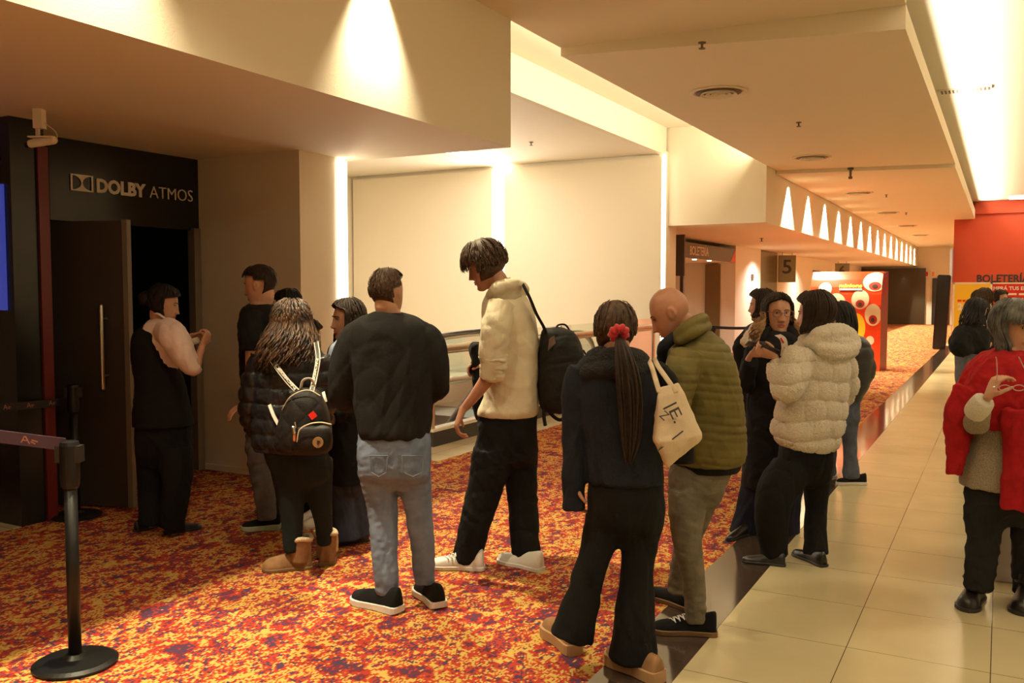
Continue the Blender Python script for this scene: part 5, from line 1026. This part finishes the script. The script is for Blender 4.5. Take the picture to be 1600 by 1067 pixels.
# ---- 10 bald man in the olive jacket
def p_bald():
    P = Person('bald person in olive quilted jacket looking down', 4.10, (1046, 491, 82, -78, 30, 0), [(528, 1058, 1110, .08, .02), (538, 1046, 1128, .13, .02), (565, 1044, 1142, .19), (610, 1042, 1150, .19), (660, 1044, 1152, .18), (710, 1048, 1152, .18), (750, 1048, 1142, .17)],
        arms=[[(1068, 568, -.16, 26), (1056, 625, -.20, 22), (1042, 665, -.10, 17), (1015, 665, .05, 11)], [(1110, 565, .18, 24), (1085, 630, .25, 20), (1040, 650, .25, 13)]],
        legs=[[(1080, 760, -.05, 36), (1082, 850, -.07, 22), (1085, 960, -.05, 14)], [(1104, 755, .12, 32), (1080, 850, .16, 22), (1056, 922, .20, 14)]], shoes=[((1104, 992), (1032, 984)), ((1070, 950), (1022, 936))], vox=.0055, skin=SKIN_T)
    P.body(hands=[dict(wp=P.W(1016, 664, .05), d=VW(-.8, .2, .1), n_=VW(0, -.3, -.9), curl=.6, side=1), dict(wp=P.W(1040, 650, .25), d=VW(-.8, .0, .2), n_=VW(0, -.3, -.9), curl=.7, side=-1)]); P.face(mat('sparse_brow', (.12, .06, .03)))
    z0 = P.W(1090, 600)[2]
    def q2(co, no):
        u = (co[:, 2]-z0+.10*(co@Rv))/.036; grp = np.abs(np.sin(PI*u/2.0*.5)); return .009*(np.abs(np.sin(PI*u))**.35-1)*(.25+.75*(np.sin(PI*u/5)**2))
    P.garment('quilted_jacket', F_olive, [(516, 1072, 1112, .08, .02), (526, 1058, 1124, .11, .02), (540, 1045, 1136, .16), (565, 1040, 1148, .20), (610, 1040, 1157, .205), (660, 1042, 1162, .205), (700, 1046, 1164, .205), (712, 1046, 1163, .20), (722, 1052, 1158, .19)], [[(1072, 556, -.14, 27), (1062, 595, -.21, 27), (1054, 630, -.21, 24), (1042, 662, -.10, 19)], [(1110, 560, .18, 25), (1088, 625, .25, 22), (1056, 645, .25, 16)]], [q2, folds(.0045, .8, 62)], vox=.0065, smooth=3)
    P.garment('stand_collar', F_olive, None, [[(1052, 530, -.10, 8), (1070, 512, -.12, 10), (1090, 500, -.08, 10), (1099, 498, .02, 10), (1085, 506, .12, 9)], [(1062, 532, -.12, 10), (1085, 518, -.12, 11), (1103, 510, .0, 11)]], lk=.9, caps=True)
    P.garment('inner_collar', F_navy, None, [[(1034, 552, -.06, 9), (1038, 540, -.09, 10), (1054, 526, -.10, 9)], [(1036, 560, .0, 11), (1040, 545, .08, 10)]], lk=.95, caps=True)
    P.garment('inner_hem', F_blk, [(705, 1052, 1156, .175), (724, 1056, 1156, .175), (733, 1058, 1152, .165)])
    P.garment('trousers', F_gjean, [(722, 1050, 1148, .155), (750, 1044, 1136, .16), (780, 1050, 1126, .13)], [[(1076, 770, -.05, 32), (1072, 830, -.08, 25), (1080, 880, -.08, 20), (1086, 930, -.06, 18), (1086, 972, -.05, 17)], [(1102, 765, .12, 26), (1080, 830, .16, 22), (1062, 890, .20, 17), (1056, 928, .20, 15)]], [folds(.003, 1.3, 64), folds(.002, 2, 65, 1.5)], vox=.007)
    P.part('trouser_zip', mat('bronze_metal', (.3, .2, .1), .3, 1), lambda bm: tube(bm, [P.W(1145, 722, -.06), P.W(1145, 734, -.06)], .004, 6))
    o, a, b, d, n_, k, L = shoe(P.o, (1108, 992), (1030, 988), F_blk, F_gum, 'sneaker', L=.29); laces(o, a, d, n_, k, L, F_wsole)
    shoe(P.o, (1072, 952), (1022, 934), F_blk, F_gum, 'sneaker', L=.29)
p_bald()

# ---- 11 woman with glasses facing the camera
def glasses(P, m, z=.03):
    def b(bm):
        c, M, H = P.hc, P.M, P.H
        L = lambda x, y, zz: c+M.T@(np.array((x, y, zz))*H)
        for sg in (-1, 1):
            tube(bm, [L(sg*.155+.115*math.copysign(abs(math.cos(t))**.7, math.cos(t)), .395-.03*abs(sg*.155+.115*math.cos(t)), z+.075*math.copysign(abs(math.sin(t))**.75, math.sin(t))) for t in np.linspace(0, 2*PI, 25)], .009*H, 6)
            tube(bm, [L(sg*.27, .385, z+.04), L(sg*.335, .30, z+.04), L(sg*.35, .0, z+.02)], .009*H, 6)
        tube(bm, [L(-.04, .41, z+.02), L(0, .42, z+.03), L(.04, .41, z+.02)], .009*H, 6)
    P.part('eyeglasses', m, b)
def phone(q, ax, az, label, w_=.075, h_=.15, m=None):
    ax, az = np.array(ax, float), np.array(az, float); ax /= np.linalg.norm(ax); az = az-ax*(az@ax); az /= np.linalg.norm(az); ay = np.cross(az, ax)
    t = thing('mobile_phone', label, 'phone', q); bm = bmesh.new(); obox(bm, q, ax, ay, az, w_, .009, h_); bmesh.ops.bevel(bm, geom=bm.edges[:], offset=.003, segments=2, affect='EDGES'); finish(bm, 'case', m or F_bkl, t)
    bm = bmesh.new(); obox(bm, q+ay*.0052, ax, ay, az, w_*.9, .001, h_*.93); finish(bm, 'screen', mat('phone_glass', (.02, .02, .03), .1), t)
def p_glasses():
    P = Person('person with glasses and light curly ends facing the camera in a long black coat', 5.80, (1215, 489, 60, 176, 6, 0), [(520, 1203, 1230, .06), (528, 1188, 1246, .10), (550, 1174, 1258, .14), (610, 1172, 1255, .14), (680, 1168, 1255, .15), (730, 1168, 1252, .15)],
        arms=[[(1182, 548, 0, 17), (1170, 590, -.02, 15), (1162, 592, -.10, 13), (1168, 565, -.22, 9), (1174, 553, -.27, 7)], [(1250, 548, 0, 16), (1254, 595, -.0, 14), (1240, 600, -.18, 9), (1236, 612, -.2, 7)]],
        legs=[[(1184, 730, 0, 24), (1174, 790, 0, 18), (1168, 835, 0, 12)], [(1226, 730, 0, 24), (1224, 790, 0, 18), (1222, 840, 0, 12)]], shoes=[((1165, 838), (1142, 846)), ((1224, 836), (1214, 850))], vox=.006)
    P.body(hands=[dict(wp=P.W(1174, 553, -.27), d=VW(.9, -.25, .15), n_=VW(.1, .9, .25), curl=.8, side=1, L=.15, thumb=.5), dict(wp=P.W(1236, 612, -.2), d=VW(-.6, -.2, -.5), n_=VW(-.5, .8, .1), curl=.8, side=-1, L=.15, thumb=.5)]); P.face(H_dbr)
    P.garment('long_coat', fabric('black_wool_coat', (.008, .008, .011)), [(516, 1200, 1234, .075), (526, 1184, 1250, .12), (550, 1170, 1260, .16), (610, 1168, 1258, .16), (680, 1164, 1256, .17), (740, 1160, 1256, .18), (760, 1158, 1256, .18)], [[(1182, 548, 0, 18), (1170, 590, -.02, 18), (1164, 598, -.10, 15), (1174, 564, -.24, 12)], [(1250, 548, 0, 17), (1254, 592, -.0, 15), (1242, 604, -.16, 12)]], folds(.006, .5, 71))
    P.garment('wide_trousers', fabric('navy_trousers', (.012, .014, .028)), [(740, 1160, 1254, .15), (770, 1158, 1254, .14)], [[(1184, 755, 0, 25), (1172, 800, 0, 24), (1164, 836, 0, 26)], [(1228, 755, 0, 25), (1226, 800, 0, 24), (1224, 840, 0, 25)]], folds(.007, .3, 72))
    P.garment('coat_collar', F_blk, None, [[(1190, 530, -.06, 10), (1196, 518, -.02, 11), (1215, 514, .06, 11), (1234, 518, -.02, 11), (1242, 530, -.06, 10)]], caps=True)
    hair(P.o, P.M, P.hc, P.H, H_dbr, zt=.36, A0=60, nape=-.25, th=.05, n=170, length=.05, drop=-.1, flare=.015, wave=.006, lw=.03, seed=12)
    hair(P.o, P.M, P.hc, P.H, H_lbr, zt=.36, A0=62, nape=.30, th=.055, n=150, z0=.0, cap=False, length=.15, drop=-.12, flare=.055, wave=.018, wf=2.2, lw=.032, seed=13, name='curly_ends', push=VW(-.015, 0, 0))
    glasses(P, mat('thin_glasses_frame', (.25, .12, .08), .3, .5))
    shoe(P.o, (1166, 836), (1140, 845), F_bkl, M_rubber, 'dress'); shoe(P.o, (1224, 832), (1212, 850), F_bkl, M_rubber, 'dress')
    phone(P.W(1184, 537, -.345), VW(0, -.75, .3), VW(.95, .1, -.08), 'dark phone held flat by the person with glasses', h_=.14)
    phone(P.W(1203, 547, -.66), VW(.1, -.6, .5), VW(.9, .0, -.5), 'dark phone held out by the person in the cream faux fur jacket', .06, .11)
    q = P.W(1221, 535, -.22); bm = bmesh.new(); pts = cr([(1215, 524, -.20), (1223, 530, -.22), (1226, 542, -.23), (1224, 556, -.22)], 4); loft(bm, [[P.W(x-5, y, dz), P.W(x+5, y-2, dz), P.W(x+5, y-2, dz-.003), P.W(x-5, y, dz-.003)] for x, y, dz in pts])
    tk = tag(finish(bm, 'paper_ticket', mat('white_paper', (.72, .66, .60)), loc=tuple(q)), 'curled white ticket with red print before the dark coat', 'ticket')
    bm = bmesh.new(); obox(bm, P.W(1222, 532, -.232), VW(.5, 0, -.8), Fv, VW(.8, 0, .5), .04, .002, .012); obox(bm, P.W(1226, 546, -.24), VW(.1, 0, -.9), Fv, VW(.9, 0, .1), .03, .002, .008); finish(bm, 'red_print', mat('red_print', (.6, .03, .02)), tk)
p_glasses()

# ---- 12 woman in cream fur hoodie
def p_fur():
    P = Person('person in cream faux fur jacket with a brown bob seen from behind', 5.18, (1272, 492, 66, -58, 6, 0), [(522, 1262, 1304, .07), (534, 1250, 1318, .12), (560, 1238, 1322, .16), (620, 1230, 1320, .16), (670, 1222, 1312, .16), (705, 1222, 1300, .15), (740, 1224, 1298, .14)],
        arms=[[(1246, 556, -.12, 22), (1232, 605, -.18, 20), (1222, 600, -.10, 14), (1213, 564, -.04, 11), (1211, 556, -.03, 8)], [(1315, 560, .08, 20), (1318, 620, .12, 18), (1280, 640, .28, 12)]],
        legs=[[(1238, 725, -.02, 32), (1204, 800, -.06, 22), (1208, 862, -.04, 14)], [(1276, 725, .04, 28), (1275, 800, .04, 18), (1276, 860, .0, 13)]], shoes=[((1222, 880), (1163, 880)), ((1286, 882), (1242, 866))], vox=.006)
    P.body(hands=[dict(wp=P.W(1212, 556, -.03), d=VW(-.8, .05, .22), n_=VW(.1, .8, .4), curl=.7, side=-1, L=.155, thumb=.4), dict(wp=P.W(1278, 640, .28), d=VW(-.8, .2, 0), n_=VW(0, -.5, -.6), curl=.6, side=1, L=.16)]); P.face(H_dbr)
    z0 = P.W(1270, 652)[2]
    P.garment('fur_jacket', F_fur, [(520, 1258, 1316, .09), (530, 1246, 1324, .13), (555, 1234, 1326, .175), (600, 1222, 1324, .185), (640, 1212, 1322, .19), (665, 1206, 1318, .19), (680, 1206, 1314, .185), (694, 1216, 1308, .175), (703, 1236, 1300, .15)], [[(1250, 552, -.10, 25), (1238, 590, -.18, 26), (1228, 612, -.18, 22), (1217, 592, -.10, 18), (1211, 564, -.04, 14)], [(1316, 556, .08, 22), (1322, 610, .12, 20), (1290, 640, .25, 15)]], fur(z0, .112, .021), vox=.006, smooth=3)
    P.garment('fur_hood', F_fur, None, [[(1268, 534, -.13, 13), (1285, 524, -.13, 16), (1310, 522, -.08, 19), (1326, 530, .0, 18), (1315, 520, .10, 14), (1285, 516, .12, 12)], [(1282, 545, -.16, 12), (1305, 550, -.16, 15), (1328, 545, -.08, 15), (1332, 535, .0, 14)], [(1300, 532, -.12, 18), (1318, 538, -.08, 18)]], fur(z0+.03, .09, .008, 2), lk=.95, caps=True, vox=.006)
    P.garment('trousers', F_blk, [(690, 1222, 1300, .145), (720, 1218, 1302, .15), (745, 1220, 1300, .11)], [[(1240, 728, -.02, 32), (1214, 768, -.06, 31), (1206, 810, -.07, 27), (1208, 845, -.05, 23), (1212, 868, -.04, 21)], [(1277, 735, .04, 24), (1275, 790, .04, 18), (1274, 835, .02, 18), (1275, 866, .0, 20)]], folds(.006, .4, 82), vox=.0075)
    hair(P.o, P.M, P.hc, P.H, H_dbr, zt=.34, A0=66, nape=-.36, th=.10, n=230, length=.055, drop=-.2, flare=.012, wave=.004, lw=.032, seed=21)
    shoe(P.o, (1224, 884), (1162, 878), F_bkl, M_rubber, 'dress', W_=1.15); shoe(P.o, (1288, 886), (1240, 866), F_bkl, M_rubber, 'dress', W_=1.1)
p_fur()

# ---- 13 woman behind her in jeans, 14 person with fur collar
def p_jeans():
    P = Person('person in black puffer and flared blue jeans behind the cream fur jacket', 7.3, (1313, 498, 46, -72, 20, 0), [(522, 1306, 1330, .07), (530, 1302, 1344, .12), (550, 1302, 1354, .16), (590, 1302, 1352, .16), (630, 1298, 1340, .15), (650, 1294, 1338, .14)],
        arms=[[(1345, 545, -.05, 13), (1354, 580, -.08, 12), (1335, 600, -.1, 9)], [(1308, 545, .1, 12), (1302, 580, .1, 11), (1295, 590, 0, 8)]],
        legs=[[(1303, 650, .1, 15), (1298, 700, .1, 10), (1294, 738, .1, 8)], [(1326, 650, 0, 15), (1328, 700, -.02, 10), (1330, 742, -.04, 8)]], shoes=[((1342, 755), (1318, 756)), ((1298, 745), (1288, 746))], vox=.008)
    P.body(hands=[dict(wp=P.W(1333, 600, -.1), d=VW(-.8, 0, .2), n_=VW(0, 0, -.9), curl=.6, side=1, L=.16), dict(wp=P.W(1295, 590, 0), d=VW(-.8, 0, .2), n_=VW(0, 0, -.9), curl=.6, side=-1, L=.16)])
    P.garment('jacket', F_puff, [(520, 1304, 1334, .09), (528, 1300, 1350, .14), (550, 1298, 1362, .18), (590, 1298, 1360, .18), (615, 1298, 1348, .17), (626, 1298, 1342, .16)], [[(1345, 545, -.05, 15), (1356, 580, -.08, 13), (1337, 602, -.1, 10)], [(1308, 545, .1, 14), (1302, 580, .1, 12)]], quilt(P.W(1313, 560)[2], .10, .01))
    P.garment('jeans', fabric('mid_blue_denim', (.075, .09, .13), var=.25, vs=14), [(620, 1294, 1342, .14), (655, 1294, 1342, .14)], [[(1303, 650, .1, 14), (1298, 700, .1, 11), (1294, 742, .1, 13)], [(1326, 650, 0, 16), (1328, 700, -.02, 11), (1330, 748, -.04, 14)]], folds(.006, .4, 92))
    hair(P.o, P.M, P.hc, P.H, H_blk, zt=.34, A0=66, nape=-.35, th=.09, n=130, length=.17, drop=-.02, flare=.015, seed=31, lw=.035)
    shoe(P.o, (1344, 757), (1316, 757), F_blk, F_wsole, 'sneaker'); shoe(P.o, (1300, 744), (1284, 748), F_blk, F_wsole, 'sneaker')
p_jeans()
def p_furcollar():
    P = Person('person in profile with wavy brown hair and a fur-collared dark jacket behind the glasses wearer', 6.9, (1189, 478, 47, -72, 4, 0), [(502, 1182, 1202, .07), (512, 1172, 1212, .10), (530, 1162, 1216, .15), (570, 1158, 1216, .16), (640, 1158, 1214, .15), (700, 1160, 1214, .15)],
        arms=[[(1172, 530, -.12, 14), (1158, 560, -.18, 12), (1168, 590, -.15, 10)], [(1212, 530, .1, 13), (1214, 580, .1, 12), (1190, 600, .1, 9)]],
        legs=[[(1178, 700, 0, 17), (1178, 740, 0, 12), (1178, 765, 0, 10)], [(1200, 700, .05, 17), (1200, 740, .05, 12), (1200, 765, .05, 10)]], base=onz(1190, 775), vox=.009)
    P.body(hands=[dict(wp=P.W(1169, 590, -.15), d=VW(.6, -.3, -.3), n_=VW(.3, .3, 0), curl=.6, L=.16), dict(wp=P.W(1189, 600, .1), d=VW(-.8, .2, 0), n_=VW(0, 0, -.9), curl=.6, L=.16)]); P.face(H_dbr)
    P.garment('jacket', F_blk, [(504, 1178, 1206, .09), (512, 1166, 1214, .13), (530, 1156, 1218, .17), (570, 1154, 1218, .18), (640, 1156, 1216, .17), (680, 1158, 1216, .17)], [[(1172, 530, -.12, 16), (1160, 545, -.18, 15), (1166, 590, -.15, 12)], [(1212, 530, .1, 15), (1214, 580, .1, 13)]], folds(.006, 1, 95))
    P.garment('fur_collar', F_fur, None, [[(1164, 535, -.24, 8), (1172, 524, -.22, 9), (1180, 512, -.15, 8)]], fur(1, .06, .006), caps=True)
    P.garment('trousers', F_blk, [(670, 1162, 1214, .14), (705, 1162, 1214, .14)], P.legs, folds(.005))
    hair(P.o, P.M, P.hc, P.H, H_dbr, zt=.33, A0=66, nape=-.3, th=.09, n=110, length=.04, drop=-.2, flare=.02, wave=.010, seed=37, lw=.035)
    shoe(P.o, (1184, 777), (1166, 779), F_bkl, M_rubber, 'dress'); shoe(P.o, (1206, 773), (1188, 775), F_bkl, M_rubber, 'dress')
p_furcollar()

# ---- 15 woman in the red shawl
def p_shawl():
    P = Person('person with a grey bob in a red shawl holding eyeglasses', 4.42, (1587, 511, 76, 162, 8, 0), [(548, 1560, 1606, .07), (558, 1540, 1626, .12), (590, 1526, 1650, .16), (650, 1520, 1656, .16), (710, 1518, 1650, .16), (760, 1514, 1646, .16), (790, 1514, 1646, .15)],
        arms=[[(1536, 590, .0, 20), (1524, 640, .0, 18), (1524, 660, -.10, 16), (1534, 638, -.24, 12), (1545, 618, -.30, 9)], [(1644, 590, .04, 22), (1650, 650, .0, 18), (1640, 690, -.05, 12)]],
        legs=[[(1542, 790, 0, 34), (1534, 850, 0, 24), (1526, 915, -.02, 17)], [(1610, 790, .02, 34), (1606, 850, .02, 24), (1602, 915, .05, 17)]], shoes=[((1528, 932), (1508, 958)), ((1604, 940), (1598, 965))], vox=.0055, skin=SKIN)
    P.body(hands=[dict(wp=P.W(1544, 620, -.30), d=VW(.32, -.1, .9), n_=VW(.8, .1, -.25), curl=.72, side=-1, L=.165, thumb=.7), dict(wp=P.W(1640, 690, -.05), d=VW(-.1, -.2, -.9), n_=VW(-.8, .4, 0), curl=.6, side=1, L=.16)]); P.face(mat('sparse_brow', (.12, .06, .03)))
    P.garment('knit_sweater', F_knit, [(560, 1544, 1622, .12), (600, 1532, 1640, .16), (660, 1524, 1646, .17), (710, 1512, 1642, .175), (745, 1506, 1640, .18), (760, 1506, 1638, .18)], [[(1538, 600, .0, 18), (1526, 645, .0, 17), (1525, 661, -.12, 18), (1532, 640, -.25, 15)]], [folds(.005, .6, 101)], vox=.008)
    P.garment('ribbed_cuff', mat('white_rib_knit', (.74, .68, .56), .95, bump=1, bscale=150), None, [[(1522, 646, -.22, 17), (1530, 636, -.26, 18), (1539, 624, -.29, 16)]], None, lk=.95)
    P.garment('shawl', F_red, [(545, 1556, 1612, .09), (552, 1542, 1626, .13), (565, 1524, 1646, .17), (595, 1506, 1662, .20), (625, 1496, 1670, .215), (650, 1500, 1668, .21), (668, 1522, 1662, .205), (678, 1560, 1656, .19)], [[(1516, 610, -.02, 28), (1498, 650, -.02, 22), (1494, 700, -.02, 17), (1490, 742, -.02, 12)], [(1510, 620, .05, 24), (1510, 670, .06, 20), (1508, 740, .06, 15)]], [folds(.009, .5, 102), folds(.004, .3, 103, 1.8)], vox=.0075, smooth=4)
    P.garment('shawl_end', F_red, None, [[(1590, 640, -.20, 24), (1588, 690, -.21, 22), (1586, 740, -.21, 19), (1582, 795, -.21, 16)], [(1610, 640, -.19, 26), (1612, 720, -.2, 26), (1606, 798, -.2, 22)]], folds(.010, .2, 104), lk=.9)
    P.garment('trousers', fabric('black_jeans', (.014, .014, .016)), [(750, 1512, 1642, .16), (785, 1510, 1642, .16), (802, 1512, 1640, .12)], [[(1540, 795, 0, 32), (1537, 840, -.0, 26), (1532, 880, 0, 24), (1527, 924, -.02, 21)], [(1608, 795, .02, 32), (1608, 840, .02, 26), (1606, 880, .04, 24), (1604, 928, .05, 21)]], folds(.008, .8, 105), vox=.008)
    hair(P.o, P.M, P.hc, P.H, H_gry, zt=.22, A0=66, nape=-.36, th=.10, n=300, length=.055, drop=-.28, flare=.008, wave=.002, lw=.026, seed=41, fringe=.14)
    for heel, toe in (((1530, 930), (1508, 960)), ((1608, 934), (1594, 966))):
        o, a, b, d, n_, k, L = shoe(P.o, heel, toe, F_bkl, M_rubber, 'boot', W_=1.2, name='boot', L=.28); bm = bmesh.new(); c = a+d*.25*L; tube(bm, [c+Uv*.05, c+Uv*.16], .052, 16, roundcap=False)
        tube(bm, [c+Uv*.12+(d*math.cos(t)+n_*math.sin(t))*.055 for t in np.linspace(0, 2*PI, 21)], .008, 6); finish(bm, 'boot_shaft', F_bkl, o, smooth=True)
    P.part('ring', M_chrome, lambda bm: sphere(bm, P.W(1553, 605, -.36), .006))
    # eyeglasses held in the hand
    q = P.W(1572, 603, -.38); t = thing('held_eyeglasses', 'pale thin-framed eyeglasses held up against the red shawl', 'eyeglasses', q); mg = mat('clear_frame', (.62, .5, .42), .25, trans=.3)
    bm = bmesh.new(); tube(bm, cr([P.W(1557, 598, -.38), P.W(1558, 580, -.38), P.W(1557, 562, -.39), P.W(1556, 558, -.39)], 4), .0025, 6); tube(bm, cr([P.W(1602, 578, -.38), P.W(1596, 566, -.38), P.W(1592, 558, -.38)], 4), .0025, 6); finish(bm, 'temple', mg, t)
    bm = bmesh.new()
    for cx in (1570, 1592): tube(bm, [P.W(cx+9*math.cos(a), 606+4.5*math.sin(a), -.385) for a in np.linspace(0, 2*PI, 21)], .0022, 6)
    tube(bm, [P.W(1579, 605, -.385), P.W(1583, 605, -.385)], .0022, 6); finish(bm, 'frame', mg, t)
p_shawl()

# ---- 16 woman at the yellow poster, 17-19 queue at the counter
def p_yellow():
    P = Person('person with long black hair in a dark jacket before the yellow poster', 8.6, (1526, 488, 38, 96, 22, 0), [(506, 1510, 1530, .07), (514, 1500, 1538, .12), (530, 1492, 1540, .17), (550, 1490, 1538, .17), (570, 1494, 1534, .15), (600, 1498, 1534, .14)],
        arms=[[(1504, 524, -.12, 12), (1498, 545, -.18, 11), (1512, 545, -.15, 8), (1526, 522, -.12, 6)], [(1534, 524, .15, 11), (1538, 540, .15, 9), (1536, 522, .05, 6)]],
        legs=[[(1506, 600, 0, 12), (1504, 650, 0, 9), (1504, 700, 0, 6)], [(1524, 600, .05, 12), (1526, 650, .05, 9), (1526, 700, .05, 6)]], base=onz(1515, 711), vox=.009)
    P.body(hands=[dict(wp=P.W(1526, 522, -.12), d=VW(.7, .2, .4), n_=VW(0, 0, .9), curl=.8, L=.16, side=-1), dict(wp=P.W(1536, 521, .05), d=VW(.2, -.2, .4), n_=VW(0, 0, .9), curl=.8, L=.16)]); P.face(H_blk)
    P.garment('jacket', F_blk, [(504, 1508, 1532, .09), (512, 1496, 1540, .14), (528, 1489, 1542, .19), (545, 1488, 1540, .19), (552, 1492, 1537, .17)], [[(1504, 524, -.12, 14), (1498, 544, -.18, 13), (1514, 544, -.15, 10), (1522, 530, -.12, 8)], [(1534, 524, .15, 13), (1538, 540, .15, 10)]], folds(.008, 1, 111))
    P.garment('jeans', fabric('grey_blue_denim', (.13, .14, .17)), [(548, 1494, 1534, .15), (600, 1496, 1534, .15)], [[(1506, 596, 0, 12), (1504, 650, 0, 9), (1504, 704, 0, 8)], [(1524, 596, .05, 12), (1526, 650, .05, 9), (1526, 704, .05, 8)]], folds(.006, .4, 112))
    hair(P.o, P.M, P.hc, P.H, H_blk, zt=.34, A0=66, nape=-.35, th=.10, n=150, length=.20, drop=-.02, flare=.03, wave=.008, seed=51, lw=.035)
    shoe(P.o, (1500, 712), (1516, 709), F_blk, F_wsole, 'sneaker'); shoe(P.o, (1522, 709), (1538, 706), F_blk, F_wsole, 'sneaker')
    phone(P.W(1536, 512, -.06), VW(.5, .5, 0), VW(.3, 0, .8), 'phone in a pale case held by the person before the yellow poster', m=mat('pale_case', (.7, .62, .5)))
p_yellow()
def p_far(label, D, x, y, h, W_, hm, psi, top, L=.15):
    yb = CAMH*FPX/D+454; P = Person(label, D, (x, y, h, psi, 4, 0), [(y+h*.55, x-5, x+5, .06), (y+h*.7, x-W_*.7, x+W_*.7, .11), (y+h, x-W_, x+W_, .14), (y+h*2, x-W_*.85, x+W_*.85, .14), (y+h*3.2, x-W_*.9, x+W_*.9, .14)],
        arms=[[(x-W_, y+h*1.0, 0, h*.17), (x-W_-1, y+h*2, 0, h*.14), (x-W_+4, y+h*2.5, -.2, h*.11)], [(x+W_, y+h, 0, h*.17), (x+W_+1, y+h*2, 0, h*.14), (x+W_-4, y+h*2.5, -.2, h*.11)]],
        legs=[[(x-W_*.45, y+h*3.2, 0, h*.3), (x-W_*.45, (y+h*3.2+yb)/2, 0, h*.2), (x-W_*.45, yb-4, 0, h*.14)], [(x+W_*.45, y+h*3.2, 0, h*.3), (x+W_*.45, (y+h*3.2+yb)/2, 0, h*.2), (x+W_*.45, yb-4, 0, h*.14)]], base=onz(x, yb), vox=.012)
    P.body(hands=[dict(wp=P.W(x-W_+4, y+h*2.5, -.2), d=VW(.5, -.5, 0), n_=VW(.5, .3, 0), curl=.6), dict(wp=P.W(x+W_-4, y+h*2.5, -.2), d=VW(-.5, -.5, 0), n_=VW(-.5, .3, 0), curl=.6, side=-1)]); P.face(H_dbr)
    P.garment('top', top, P.torso, P.arms, folds(.005), k=1.05, lk=1.1); P.garment('trousers', F_blk, [(y+h*3, x-W_*.9, x+W_*.9, .13), (y+h*3.4, x-W_*.9, x+W_*.9, .13)], P.legs, folds(.004))
    hair(P.o, P.M, P.hc, P.H, hm, n=90, zt=.34, A0=66, th=.08, length=L, drop=-.2, flare=.02, wave=.006, nape=-.3)
    for sx in (-1, 1): shoe(P.o, (x+sx*W_*.45, yb-1), (x+sx*W_*.45-3, yb+4), F_blk, F_wsole, 'sneaker')
p_far('person with wavy brown hair in the ticket queue, seen from behind', 11.5, 1538, 466, 29, 13, H_brn, 30, F_blk)
p_far('person in the ticket queue turned sideways, half hidden by the brown-haired person', 12.4, 1531, 468, 27, 11, H_dbr, 60, F_navy)
p_far('person with tied hair facing the camera from the ticket queue', 12.6, 1564, 467, 26, 12, H_dbr, 150, F_olive, .0)
